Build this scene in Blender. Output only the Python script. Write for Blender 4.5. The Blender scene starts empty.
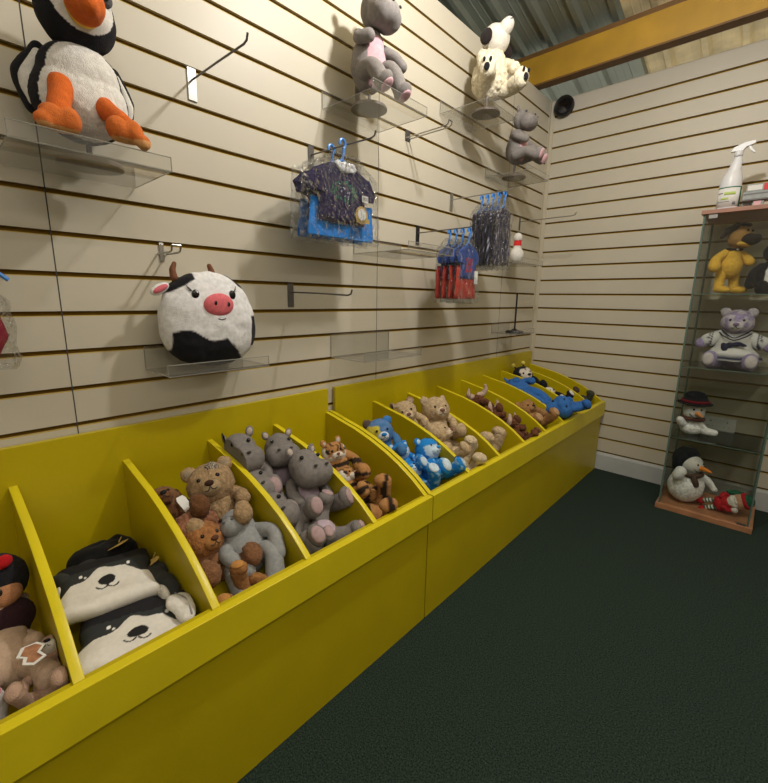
import bpy, bmesh, math, random
import numpy as np
from mathutils import Vector, Matrix, noise
random.seed(7)
C = bpy.context.scene.collection
PI = math.pi

# ------------------------------------------------------------------ materials
def mat(name, col, rough=.5, metal=0, spec=.5, bump=0, bscale=100, var=0, vscale=8, sheen=0, coat=0, bdetail=3):
    m = bpy.data.materials.new(name); m.use_nodes = True
    nt = m.node_tree; b = nt.nodes['Principled BSDF']
    b.inputs['Base Color'].default_value = (*col, 1); b.inputs['Roughness'].default_value = rough
    b.inputs['Metallic'].default_value = metal; b.inputs['Specular IOR Level'].default_value = spec
    if sheen: b.inputs['Sheen Weight'].default_value = sheen
    if coat: b.inputs['Coat Weight'].default_value = coat
    tc = nt.nodes.new('ShaderNodeTexCoord')
    if var:
        n = nt.nodes.new('ShaderNodeTexNoise'); n.inputs['Scale'].default_value = vscale; n.inputs['Detail'].default_value = 5
        nt.links.new(tc.outputs['Object'], n.inputs['Vector'])
        r = nt.nodes.new('ShaderNodeMapRange'); r.inputs['From Min'].default_value = .3; r.inputs['From Max'].default_value = .7
        r.inputs['To Min'].default_value = 1-var; r.inputs['To Max'].default_value = 1+var
        nt.links.new(n.outputs['Fac'], r.inputs['Value'])
        x = nt.nodes.new('ShaderNodeMix'); x.data_type = 'RGBA'; x.blend_type = 'MULTIPLY'; x.inputs['Factor'].default_value = 1
        x.inputs['A'].default_value = (*col, 1)
        nt.links.new(r.outputs['Result'], x.inputs['B']); nt.links.new(x.outputs['Result'], b.inputs['Base Color'])
    if bump:
        n = nt.nodes.new('ShaderNodeTexNoise'); n.inputs['Scale'].default_value = bscale; n.inputs['Detail'].default_value = bdetail
        nt.links.new(tc.outputs['Object'], n.inputs['Vector'])
        u = nt.nodes.new('ShaderNodeBump'); u.inputs['Strength'].default_value = bump; u.inputs['Distance'].default_value = .004
        nt.links.new(n.outputs['Fac'], u.inputs['Height']); nt.links.new(u.outputs['Normal'], b.inputs['Normal'])
    return m

def tint_mat(name, rough=.95, sheen=.25, bump=.5, bscale=350, var=.12, spec=.2):
    # cloth whose dye comes from the mesh attribute 'tint'
    m = mat(name, (1, 1, 1), rough, 0, spec, bump, bscale, 0, 8, sheen)
    nt = m.node_tree; b = nt.nodes['Principled BSDF']
    a = nt.nodes.new('ShaderNodeAttribute'); a.attribute_name = 'tint'
    tc = nt.nodes.new('ShaderNodeTexCoord')
    n = nt.nodes.new('ShaderNodeTexNoise'); n.inputs['Scale'].default_value = 90; n.inputs['Detail'].default_value = 4
    nt.links.new(tc.outputs['Object'], n.inputs['Vector'])
    r = nt.nodes.new('ShaderNodeMapRange'); r.inputs['From Min'].default_value = .3; r.inputs['From Max'].default_value = .7
    r.inputs['To Min'].default_value = 1-var; r.inputs['To Max'].default_value = 1+var
    nt.links.new(n.outputs['Fac'], r.inputs['Value'])
    x = nt.nodes.new('ShaderNodeMix'); x.data_type = 'RGBA'; x.blend_type = 'MULTIPLY'; x.inputs['Factor'].default_value = 1
    nt.links.new(a.outputs['Color'], x.inputs['A']); nt.links.new(r.outputs['Result'], x.inputs['B'])
    nt.links.new(x.outputs['Result'], b.inputs['Base Color'])
    return m

def clear_mat(name, tint, ior=1.45, rough=.02, bump=0, bscale=60, refl=1.0, haze=0.0, dist=.004):
    # thin clear plastic / glass: tinted see-through with a real Fresnel reflection
    m = bpy.data.materials.new(name); m.use_nodes = True; nt = m.node_tree; nt.nodes.clear()
    out = nt.nodes.new('ShaderNodeOutputMaterial'); mx = nt.nodes.new('ShaderNodeMixShader')
    tr = nt.nodes.new('ShaderNodeBsdfTransparent'); tr.inputs['Color'].default_value = (*tint, 1)
    gl = nt.nodes.new('ShaderNodeBsdfGlossy'); gl.inputs['Roughness'].default_value = rough
    fr = nt.nodes.new('ShaderNodeFresnel')
    # both faces of the pane reflect alike (no internal total reflection in a thin sheet)
    ge = nt.nodes.new('ShaderNodeNewGeometry'); mr = nt.nodes.new('ShaderNodeMapRange')
    mr.inputs['To Min'].default_value = ior; mr.inputs['To Max'].default_value = 1/ior
    nt.links.new(ge.outputs['Backfacing'], mr.inputs['Value']); nt.links.new(mr.outputs['Result'], fr.inputs['IOR'])
    src = fr.outputs['Fac']
    if bump:
        tc = nt.nodes.new('ShaderNodeTexCoord'); n = nt.nodes.new('ShaderNodeTexNoise')
        n.inputs['Scale'].default_value = bscale; n.inputs['Detail'].default_value = 3
        nt.links.new(tc.outputs['Object'], n.inputs['Vector'])
        u = nt.nodes.new('ShaderNodeBump'); u.inputs['Strength'].default_value = bump; u.inputs['Distance'].default_value = dist
        nt.links.new(n.outputs['Fac'], u.inputs['Height'])
        nt.links.new(u.outputs['Normal'], gl.inputs['Normal']); nt.links.new(u.outputs['Normal'], fr.inputs['Normal'])
    if refl != 1.0:
        mu = nt.nodes.new('ShaderNodeMath'); mu.operation = 'MULTIPLY'; mu.inputs[1].default_value = refl; mu.use_clamp = True
        nt.links.new(src, mu.inputs[0]); src = mu.outputs[0]
    nt.links.new(src, mx.inputs[0]); nt.links.new(tr.outputs[0], mx.inputs[1]); nt.links.new(gl.outputs[0], mx.inputs[2])
    res = mx.outputs[0]
    if haze:
        m2 = nt.nodes.new('ShaderNodeMixShader'); m2.inputs[0].default_value = haze
        df = nt.nodes.new('ShaderNodeBsdfDiffuse'); df.inputs['Color'].default_value = (.75, .74, .7, 1)
        nt.links.new(res, m2.inputs[1]); nt.links.new(df.outputs[0], m2.inputs[2]); res = m2.outputs[0]
    nt.links.new(res, out.inputs['Surface'])
    return m

M = dict(
    slat=mat('cream_laminate', (.525, .485, .395), .46, spec=.4, bump=.03, bscale=300, var=.03, vscale=3),
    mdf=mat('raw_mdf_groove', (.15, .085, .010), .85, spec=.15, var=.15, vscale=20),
    joint=mat('dark_joint', (.06, .055, .045), .9),
    trimc=mat('cream_corner_strip', (.50, .455, .35), .45),
    skirt=mat('white_painted_skirting', (.45, .47, .48), .5, var=.06, vscale=10),
    carpet=None,
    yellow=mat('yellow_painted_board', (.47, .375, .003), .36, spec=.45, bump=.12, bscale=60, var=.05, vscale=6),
    yellow_lit=mat('yellow_board_lit', (.66, .55, .01), .35, spec=.45, bump=.1, bscale=60, var=.05, vscale=9),  # lighter copy of the board yellow, overhead light put into the colour
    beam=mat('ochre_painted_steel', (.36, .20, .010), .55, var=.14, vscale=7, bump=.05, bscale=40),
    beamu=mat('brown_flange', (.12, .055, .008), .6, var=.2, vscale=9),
    roof=mat('galvanised_sheet', (.19, .21, .17), .42, metal=.35, var=.14, vscale=4, bump=.05, bscale=20),
    rooftan=mat('tan_rooflight_sheet', (.66, .54, .30), .5, var=.3, vscale=6),  # tan rooflight, daylight through it put into a brighter opaque colour
    metal=mat('chromed_steel', (.42, .41, .40), .3, metal=1, bump=.02, bscale=50),
    darkmetal=mat('dull_steel', (.16, .155, .15), .4, metal=.8),
    black=mat('black_plastic', (.012, .012, .013), .4),
    brownplastic=mat('grey_brown_plastic', (.12, .095, .09), .5),
    gloss=mat('glossy_black_eye', (.008, .007, .007), .12),
    white=mat('white_plastic', (.70, .71, .74), .35),
    wood=mat('wood_veneer', (.36, .17, .085), .45, var=.2, vscale=14),
    woodtop=mat('pinkish_wood_veneer', (.34, .17, .12), .45, var=.12, vscale=16),
    blueplastic=mat('blue_plastic', (.05, .22, .62), .35),
    paper=mat('white_card', (.72, .72, .70), .7),
    gold=mat('gold_card', (.52, .36, .11), .5, var=.2, vscale=60),
    red=mat('red_card', (.55, .03, .04), .5),
    green=mat('green_label', (.02, .16, .09), .5),
    lime=mat('lime_label', (.45, .60, .15), .5),
    greyprint=mat('grey_print', (.16, .16, .17), .6),
    pinkcard=mat('pink_card', (.72, .42, .44), .6),
    greycard=mat('grey_card', (.30, .33, .33), .5, var=.2, vscale=30),
    acrylicedge=clear_mat('polished_acrylic_edge', (.60, .60, .57), 1.5, .05, haze=.25),
    acrylic=clear_mat('clear_acrylic', (.93, .93, .92), 1.4, .03, haze=.035),
    glass=clear_mat('green_tinted_glass', (.955, .966, .95), 1.5, .0),
    glassedge=mat('green_glass_edge', (.10, .15, .125), .25, spec=.6),
    bag=clear_mat('clear_film_bag', (.93, .94, .95), 1.45, .06, bump=1, bscale=42, refl=1.0, haze=.004, dist=.05),
)
def carpet():
    m = mat('dark_green_carpet', (.02, .04, .033), .95, spec=.15, bump=.8, bscale=260)
    nt = m.node_tree; b = nt.nodes['Principled BSDF']; tc = nt.nodes.new('ShaderNodeTexCoord')
    n = nt.nodes.new('ShaderNodeTexNoise'); n.inputs['Scale'].default_value = 230; n.inputs['Detail'].default_value = 6
    nt.links.new(tc.outputs['Object'], n.inputs['Vector'])
    r = nt.nodes.new('ShaderNodeValToRGB'); e = r.color_ramp.elements
    e[0].position = .35; e[0].color = (.005, .011, .0088, 1); e[1].position = .74; e[1].color = (.044, .071, .056, 1)
    nt.links.new(n.outputs['Fac'], r.inputs['Fac']); nt.links.new(r.outputs['Color'], b.inputs['Base Color'])
    return m
M['carpet'] = carpet()
PL = tint_mat('short_pile_plush', bump=.6, bscale=420, sheen=.04)
FUR = tint_mat('long_pile_fur', bump=1.0, bscale=160, sheen=.06, var=.28)
CL = tint_mat('woven_cloth', .85, .0, .25, 500, .05, .3)

# ------------------------------------------------------------------ objects
def setp(o, label=None, cat=None, group=None, kind=None):
    if label: o['label'] = label
    if cat: o['category'] = cat
    if group: o['group'] = group
    if kind: o['kind'] = kind
    return o
def thing(name, label, cat, loc=(0, 0, 0), group=None):
    o = bpy.data.objects.new(name, None); C.objects.link(o); o.location = loc; o.empty_display_size = .05
    return setp(o, label, cat, group)
def link(name, me, m, parent=None, label=None):
    if m is not None:
        [me.materials.append(x) for x in (m if isinstance(m, (list, tuple)) else [m])]
    o = bpy.data.objects.new(name, me); C.objects.link(o)
    if parent is not None:
        o.parent = parent
        r = parent
        off = Vector((0, 0, 0))
        while r is not None: off += r.location; r = r.parent
        o.location = -off            # meshes are written in room coordinates
    if label: o['label'] = label
    return o
def pymesh(name, V, F, smooth=False, mi=None):
    me = bpy.data.meshes.new(name); me.from_pydata([tuple(map(float, v)) for v in V], [], [tuple(map(int, f)) for f in F]); me.update()
    if smooth: me.polygons.foreach_set('use_smooth', [True]*len(me.polygons))
    if mi is not None: me.polygons.foreach_set('material_index', mi)
    return me

class MB:
    def __init__(s): s.V = []; s.F = []; s.I = []
    def add(s, V, F, mi=0):
        n = len(s.V); s.V += [tuple(v) for v in V]; s.F += [tuple(i+n for i in f) for f in F]; s.I += [mi]*len(F); return s
    def box(s, a, b, mi=0, R=None, c=None):
        x0, y0, z0 = a; x1, y1, z1 = b
        V = [(x, y, z) for x in (x0, x1) for y in (y0, y1) for z in (z0, z1)]
        if R is not None:
            c = Vector(c if c else ((x0+x1)/2, (y0+y1)/2, (z0+z1)/2)); V = [tuple(R @ (Vector(v)-c)+c) for v in V]
        return s.add(V, [(0, 1, 3, 2), (4, 6, 7, 5), (0, 4, 5, 1), (2, 3, 7, 6), (0, 2, 6, 4), (1, 5, 7, 3)], mi)
    def prism(s, poly, axis, a, b, mi=0):
        # poly: 2D outline in the two other axes, extruded along axis from a to b
        n = len(poly)
        def p3(q, t):
            return {'y': (q[0], t, q[1]), 'x': (t, q[0], q[1]), 'z': (q[0], q[1], t)}[axis]
        V = [p3(q, a) for q in poly]+[p3(q, b) for q in poly]
        F = [(i, (i+1) % n, (i+1) % n+n, i+n) for i in range(n)]+[tuple(range(n))[::-1], tuple(range(n, 2*n))]
        return s.add(V, F, mi)
    def tube(s, P, r, seg=10, mi=0):
        V, F = tubemesh(P, r, seg); return s.add(V, F, mi)
    def lathe(s, prof, c=(0, 0, 0), seg=32, mi=0, axis=(0, 0, 1)):
        # prof: (radius, height) pairs
        q = Vector((0, 0, 1)).rotation_difference(Vector(axis)); c = Vector(c); V = []; F = []
        for r, h in prof:
            for k in range(seg):
                t = 2*PI*k/seg; V.append(tuple(q @ Vector((r*math.cos(t), r*math.sin(t), h))+c))
        for i in range(len(prof)-1):
            for k in range(seg):
                F.append((i*seg+k, i*seg+(k+1) % seg, (i+1)*seg+(k+1) % seg, (i+1)*seg+k))
        F.append(tuple(range(seg))[::-1]); F.append(tuple(range((len(prof)-1)*seg, len(prof)*seg)))
        return s.add(V, F, mi)
    def mesh(s, name='m', smooth=False, bev=0):
        me = pymesh(name, s.V, s.F, smooth, s.I)
        bm = bmesh.new(); bm.from_mesh(me); bmesh.ops.recalc_face_normals(bm, faces=bm.faces)
        if bev: bmesh.ops.bevel(bm, geom=[e for e in bm.edges if len(e.link_faces) == 2 and e.calc_face_angle(0) > .6], offset=bev, segments=2, affect='EDGES', profile=.5)
        bm.to_mesh(me); bm.free()
        if smooth == 'auto' or smooth: me.shade_smooth() if hasattr(me, 'shade_smooth') else None
        return me
    def obj(s, name, m, parent=None, smooth=False, bev=0, label=None):
        me = s.mesh(name, smooth, bev)
        if smooth:
            try: me.set_sharp_from_angle(angle=.7)
            except Exception: pass
        return link(name, me, m, parent, label)

def catmull(P, n):
    P = [Vector(p) for p in P]
    if len(P) == 2: return [P[0].lerp(P[1], i/n) for i in range(n+1)]
    out = []; Q = [P[0]*2-P[1]]+P+[P[-1]*2-P[-2]]; seg = len(P)-1
    for i in range(n+1):
        t = i/n*seg; k = min(int(t), seg-1); u = t-k; a, b, c, d = Q[k:k+4]
        out.append(.5*((2*b)+(-a+c)*u+(2*a-5*b+4*c-d)*u*u+(-a+3*b-3*c+d)*u**3))
    return out
def tubemesh(P, r, seg=10):
    # plain swept tube with flat ends
    P = [Vector(p) for p in P]; V = []; F = []; up = None
    for i, p in enumerate(P):
        d = (P[min(i+1, len(P)-1)]-P[max(i-1, 0)]).normalized()
        if up is None: up = d.orthogonal().normalized()
        up = (up-d*up.dot(d)).normalized(); sd = d.cross(up); rr = r[i] if isinstance(r, (list, tuple)) else r
        for k in range(seg):
            t = 2*PI*k/seg; V.append(p+(up*math.cos(t)+sd*math.sin(t))*rr)
    for i in range(len(P)-1):
        for k in range(seg): F.append((i*seg+k, i*seg+(k+1) % seg, (i+1)*seg+(k+1) % seg, (i+1)*seg+k))
    F.append(tuple(range(seg))[::-1]); F.append(tuple(range((len(P)-1)*seg, len(P)*seg)))
    return [tuple(v) for v in V], F

# ------------------------------------------------------------------ soft shapes
_sph = {}
def sphere(n):
    if n not in _sph:
        bm = bmesh.new(); bmesh.ops.create_icosphere(bm, subdivisions=n, radius=1); bm.verts.ensure_lookup_table()
        _sph[n] = (np.array([v.co[:] for v in bm.verts]), [tuple(v.index for v in f.verts) for f in bm.faces]); bm.free()
    return _sph[n]
def E(c, r, rot=None, n=4):
    V, F = sphere(n); V = V*np.array(r if hasattr(r, '__len__') else (r, r, r))
    if rot is not None:
        from mathutils import Euler
        V = V @ np.array(Euler(rot).to_matrix()).T
    return V+np.array(c), F
def Lb(P, R, seg=18, n=14):
    # rounded limb through points P with radii R
    pts = catmull(P, n); rr = np.interp(np.linspace(0, 1, n+1), np.linspace(0, 1, len(R)), R)
    d0 = (pts[0]-pts[1]).normalized(); d1 = (pts[-1]-pts[-2]).normalized(); Q = []; RR = []
    for k in range(4):
        a = (PI/2)*k/4; Q.append(pts[0]+d0*rr[0]*math.cos(a)); RR.append(max(rr[0]*math.sin(a), rr[0]*.08))
    Q += pts; RR += list(rr)
    for k in range(1, 5):
        a = (PI/2)*k/4; Q.append(pts[-1]+d1*rr[-1]*math.sin(a)); RR.append(max(rr[-1]*math.cos(a), rr[-1]*.08))
    V, F = tubemesh(Q, RR, seg); return np.array(V), F
def join(parts):
    V = []; F = []; n = 0
    for v, f in parts:
        V.append(np.asarray(v)); F += [tuple(i+n for i in q) for q in f]; n += len(v)
    return np.vstack(V), F
def melt(parts, vox, smooth=6):
    # several overlapping lumps grown into one skin
    V, F = join(parts); me = pymesh('tmp', V, F); o = bpy.data.objects.new('tmp', me); C.objects.link(o)
    r = o.modifiers.new('r', 'REMESH'); r.mode = 'VOXEL'; r.voxel_size = vox
    s = o.modifiers.new('s', 'SMOOTH'); s.iterations = smooth; s.factor = .6
    dg = bpy.context.evaluated_depsgraph_get(); ev = o.evaluated_get(dg); m2 = bpy.data.meshes.new_from_object(ev)
    V = np.empty(len(m2.vertices)*3); m2.vertices.foreach_get('co', V); F = [tuple(p.vertices) for p in m2.polygons]
    bpy.data.objects.remove(o); bpy.data.meshes.remove(me); bpy.data.meshes.remove(m2)
    return V.reshape(-1, 3), F
def norms(V, F):
    N = np.zeros_like(V); Q = [f[:3] for f in F]; A = np.array(Q)
    n = np.cross(V[A[:, 1]]-V[A[:, 0]], V[A[:, 2]]-V[A[:, 0]])
    for k in range(3): np.add.at(N, A[:, k], n)
    l = np.linalg.norm(N, axis=1); l[l == 0] = 1; return N/l[:, None]
def fuzz(V, F, amp, freq, seed=0, lumps=True):
    N = norms(V, F); out = V.copy()
    for i in range(len(V)):
        p = Vector(V[i])*freq+Vector((seed*7.3, seed*3.1, seed))
        h = noise.noise(p)+.5*noise.noise(p*2.1)
        out[i] = V[i]+N[i]*amp*h
    return out
CLIP = [None]
def press(W, c):
    # soft toys press flat against the boards of their bay instead of going through
    ya, yb, zb, zf = c; W = W.copy()
    W[:, 1] = np.clip(W[:, 1], ya+.0105, yb-.0105); W[:, 0] = np.maximum(W[:, 0], .024)
    low = W[:, 2] < .508; W[low, 0] = np.minimum(W[low, 0], .538)
    fz = zb+(zf-zb)*(W[:, 0]-.022)/.518+.001; W[:, 2] = np.maximum(W[:, 2], fz)
    return W
class Plush:
    """frame: origin, forward (face) direction and up; everything is given in units of scale s in that frame"""
    def __init__(s, name, label, cat, loc, fwd, up, scale, group=None):
        s.root = thing(name, label, cat, loc, group)
        z = Vector(up).normalized(); x = Vector(fwd); x = (x-z*x.dot(z)).normalized(); y = z.cross(x)
        s.R = np.array([x[:], y[:], z[:]]).T; s.o = np.array(loc); s.s = scale; s.seed = random.random()*50; s.clip = CLIP[0]
    def W(s, V): return (np.asarray(V)*s.s) @ s.R.T+s.o
    def part(s, name, vf, col, parent=None, m=None, fur=0, freq=70, cf=None, H=None, label=None, wrinkle=.0025):
        V, F = vf; V0 = np.asarray(V, float)
        if H is not None: V1 = V0 @ H[0].T*H[2]+H[1]
        else: V1 = V0
        W = s.W(V1)
        if fur or wrinkle:
            W = fuzz(W, F, wrinkle, 22, s.seed)
            if fur: W = fuzz(W, F, fur, freq, s.seed+3)
        if s.clip: W = press(W, s.clip)
        me = pymesh(name, W, F, True)
        a = me.color_attributes.new('tint', 'FLOAT_COLOR', 'POINT')
        cols = np.ones((len(V0), 4), np.float32); cols[:, :3] = col
        if cf is not None:
            for i, v in enumerate(V0):
                c = cf(v)
                if c is not None: cols[i, :3] = c
        a.data.foreach_set('color', cols.ravel())
        return link(name, me, m or (FUR if fur > .0015 else PL), parent or s.root, label)
    def hard(s, name, vf, m, parent=None, H=None, label=None):
        V, F = vf; V = np.asarray(V, float)
        if H is not None: V = V @ H[0].T*H[2]+H[1]
        W = s.W(V)
        if s.clip: W = press(W, s.clip)
        return link(name, pymesh(name, W, F, True), m, parent or s.root, label)

def HM(c, look, up, r):
    z = Vector(up).normalized(); x = Vector(look); 
    x = x.normalized(); y = z.cross(x).normalized(); z = x.cross(y)
    return (np.array([x[:], y[:], z[:]]).T, np.array(c), r)

HEADS = {
 'bear': dict(skull=[((0, 0, 0), (.92, 1, .92))], muz=((.72, 0, -.26), (.42, .44, .36)), nose=((1.12, 0, -.12), (.13, .19, .13)), eyes=((.80, .38, .16), .10),
              ears=[((-.05, .76, .70), (.18, .34, .34), None)]),
 'hippo': dict(skull=[((0, 0, .12), (.72, .74, .80)), ((.55, .30, -.25), (.66, .62, .60)), ((.55, -.30, -.25), (.66, .62, .60)), ((.62, 0, -.22), (.68, .6, .62))], muz=None, nose=None, eyes=((.52, .44, .52), .09),
              ears=[((-.1, .60, .86), (.12, .19, .25), None)], nostrils=((1.22, .30, .06), (.06, .1, .06))),
 'dog': dict(skull=[((0, 0, 0), (.88, .92, .90))], muz=((.80, 0, -.22), (.62, .46, .42)), nose=((1.38, 0, -.06), (.15, .19, .14)), eyes=((.76, .36, .26), .10),
              ears=[((-.16, .92, -.10), (.44, .20, .80), None)]),
 'cat': dict(skull=[((0, 0, 0), (.88, 1.02, .90))], muz=((.70, 0, -.28), (.36, .50, .34)), nose=((1.05, 0, -.16), (.10, .15, .10)), eyes=((.80, .36, .14), .10),
              ears=[((-.05, .62, .86), (.12, .26, .36), None)]),
 'donkey': dict(skull=[((0, 0, 0), (.80, .78, .84)), ((.85, 0, -.3), (.6, .56, .5))], muz=None, nose=None, eyes=((.62, .48, .34), .09),
              ears=[((-.2, .55, 1.1), (.14, .22, .62), None)], nostrils=((1.38, .2, -.16), (.05, .08, .06))),
}
def add_head(T, c, r, look, up, kind, col, muzc=None, nosec=(.01, .01, .01), earc=None, inner=None, fur=0, cf=None, parent=None, label=None, ears=True, eyer=1, earcols=None):
    K = HEADS[kind]; H = HM(c, look, up, r)
    sk = [E(a, b) for a, b in K['skull']]
    vf = melt(sk, .07, 5) if len(sk) > 1 else sk[0]
    h = T.part('head', vf, col, parent, fur=fur, H=H, cf=cf, label=label)
    if K['muz']: T.part('muzzle', E(*K['muz']), muzc or col, h, fur=fur*.4, H=H)
    if K['nose']:
        T.part('nose', E(*K['nose'], n=3), nosec, h, H=H, m=CL, wrinkle=0)
        # stitched smile under the nose
        a, b = K['muz']
        for sd in (-1, 1):
            P = [(a[0]+b[0]*.98, 0, a[2]+.0), (a[0]+b[0]*.95, sd*.10, a[2]-b[2]*.42), (a[0]+b[0]*.80, sd*.24, a[2]-b[2]*.36)]
            T.hard('mouth_stitch', Lb(P, [.022, .022], 6, 6), M['black'], h, H=H)
    if K.get('nostrils'):
        a, b = K['nostrils']
        for sd in (-1, 1): T.part('nostril', E((a[0], sd*a[1], a[2]), b, n=2), tuple(x*.35 for x in col), h, H=H, wrinkle=0)
    a, b = K['eyes']
    for sd in (-1, 1): T.hard('eye', E((a[0], sd*a[1], a[2]), b*eyer, n=2), M['gloss'], h, H=H)
    if ears:
        for a, b, rot in K['ears']:
            for j, sd in enumerate((-1, 1)):
                ec = earcols[j] if earcols else (earc or col)
                e = T.part('ear', E((a[0], sd*a[1], a[2]), b, (sd*-.35, 0, 0) if kind != 'dog' else (sd*.25, 0, 0), 3), ec, h, H=H, fur=fur*.6)
                if inner:
                    k = 1 if kind != 'dog' else 0
                    T.part('ear_lining', E((a[0]+b[0]*.55, sd*a[1], a[2]), (b[0]*.6, b[1]*.66, b[2]*.66), (sd*-.35, 0, 0), 3), inner, e, H=H, wrinkle=0)
    return h

def stripes(base, dark, f=26, ax=0):
    def g(v):
        n = noise.noise(Vector((v[0]*9, v[1]*9, v[2]*9)))
        return dark if math.sin(v[ax]*f+n*3) > .45 else base
    return g

def plush(name, label, cat, loc, fwd, up, s, head='bear', col=(.4, .3, .2), belly=None, muzc=None, nosec=(.012, .01, .01), earc=None, inner=None, pad=None,
          arms=None, legs=None, hc=(.03, 0, .215), hr=.062, look=(1, 0, 0), hup=(0, 0, 1), fur=0, hfur=None, group=None, bodyr=(.062, .064, .082), armr=1, headcf=None, bodycf=None,
          limbcf=None, spots=False, limbr=1, footcol=None, tail=None, ears=True, earcols=None, body=True, eyer=1, headcol=None, handcol=None):
    T = Plush(name, label, cat, loc, fwd, up, s, group)
    def bc(v):
        if bodycf: return bodycf(v)
        if belly is not None and v[0] > .028 and abs(v[1]) < .042-(abs(v[2]-.085)/.08)**2*.02 and v[2] < .15: return belly
    if body:
        T.part('body', melt([E((0, 0, .075), bodyr), E((.005, 0, .125), (bodyr[0]*.78, bodyr[1]*.82, bodyr[2]*.72))], .006, 5), col, fur=fur, cf=bc)
    arms = arms if arms is not None else [[(0, .05, .135), (.03, .085, .10), (.055, .085, .065)], [(0, -.05, .135), (.03, -.085, .10), (.055, -.085, .065)]]
    legs = legs if legs is not None else [[(.01, .035, .03), (.07, .06, .022), (.135, .07, .03)], [(.01, -.035, .03), (.07, -.06, .022), (.135, -.07, .03)]]
    for P in arms:
        a = T.part('arm', Lb(P, [.026*armr, .022*armr, .025*armr]), handcol or col, fur=fur*.7, cf=limbcf)
    for P in legs:
        a = T.part('leg', Lb(P, [.034*limbr, .028*limbr, .030*limbr]), col, fur=fur*.7, cf=limbcf)
        p = Vector(P[-1]); d = (p-Vector(P[-2])).normalized()
        c = p+d*.012*limbr; q = Vector((1, 0, 0)).rotation_difference(d).to_euler()
        f = T.part('foot', E(c+Vector((0, 0, .008)), (.026*limbr, .030*limbr, .038*limbr), q, 3), footcol or col, a, fur=fur*.6, cf=limbcf)
        if spots:
            Rq = Vector((1, 0, 0)).rotation_difference(d)
            for dy, dz, a_, b_ in ((0, -.010, .012, .015), (.013, .016, .006, .009), (-.013, .016, .006, .009)):
                T.part('paw_spot', E(c+Vector((0, 0, .008))+Rq @ Vector((.027*limbr, dy, dz)), (.005, a_, b_), q, 3), (.012, .012, .016), f, wrinkle=0)
        if pad: T.part('foot_pad', E(c+d*.020*limbr+Vector((0, 0, .008)), (.010*limbr, .022*limbr, .029*limbr), q, 3), pad, f, wrinkle=0)
    if tail: T.part('tail', Lb(tail, [.012, .010, .009], 10), col, cf=limbcf)
    add_head(T, hc, hr, look, hup, head, headcol or col, muzc, nosec, earc, inner, fur if hfur is None else hfur, headcf, ears=ears, earcols=earcols, eyer=eyer)
    return T

# ================================================================== THE ROOM
def zg(k): return .127+.1*(24-k)       # groove k counted from the top of the boards
GH, GD = .0136, .0105                   # slot opening and depth
ZB, ZT = .127, 2.527
def slatwall(name, a, b, plane, base=.112):
    # one board wall: cream faces with real slots, lying in x=0 (runs along y) or y=0 (runs along x)
    mb = MB()
    def bx(d0, d1, z0, z1, mi, s=a, e=b):
        if plane == 'x': mb.box((-d1, s, z0), (-d0, e, z1), mi)
        else: mb.box((s, d0, z0), (e, d1, z1), mi)
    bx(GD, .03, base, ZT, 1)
    z = base
    for k in range(24, 0, -1):
        g = zg(k)
        if g-GH/2 > z+.002: bx(0, GD, z, g-GH/2, 0)
        z = g+GH/2
    bx(0, GD, z, ZT, 0)
    for k in range(24, 0, -1):        # lower lip of each slot: same raw board, painted paler as if lit
        bx(.0005, GD, zg(k)-GH/2-.0004, zg(k)-GH/2+.0022, 3)
    J = [-.554, -1.7476, -2.941, -4.135] if plane == 'x' else [1.52]
    for j in J:
        if a < j < b: bx(-.0003, .004, base, ZT, 2, j-.0014, j+.0014)
    return setp(mb.obj(name, [M['slat'], M['mdf'], M['joint'], M['mdf_lit']]), kind='structure')
M['mdf_lit'] = mat('lit_mdf_lip', (.50, .36, .10), .8)  # raw board colour brightened for light catching the lip
slatwall('wall_left', -5.2, .0, 'x')
slatwall('wall_far', .0, 3.2, 'y')
def struct(name, mb, m, **k): return setp(mb.obj(name, m, **k), kind='structure')
struct('trim_1', MB().box((0, -.004, ZB), (.028, 0, ZT)).box((0, -.028, ZB), (.003, 0, ZT)), M['trimc'])
struct('baseboard_far', MB().prism([(0, 0), (-.016, 0), (-.016, .108), (-.010, .124), (0, .124)], 'x', .0, 3.2), M['skirt'])
struct('baseboard_left', MB().box((0, -5.2, 0), (.016, -.016, .12)), M['skirt'])
struct('floor', MB().box((-.03, -5.2, -.04), (3.2, .03, 0)), M['carpet'])
struct('wall_right', MB().box((3.2, -5.2, 0), (3.24, .03, 3.0)), mat('cream_wall_paint', (.45, .41, .34), .7))
struct('wall_back', MB().box((-.6, -5.24, 0), (3.24, -5.2, 4.2)), mat('cream_back_wall_paint', (.45, .41, .34), .7))
M['outer'] = mat('dark_outer_sheet', (.10, .11, .10), .6, var=.1, vscale=4)
struct('wall_outer', MB().box((-.64, -5.24, 0), (-.6, .4, 4.2)), M['outer'])
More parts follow.
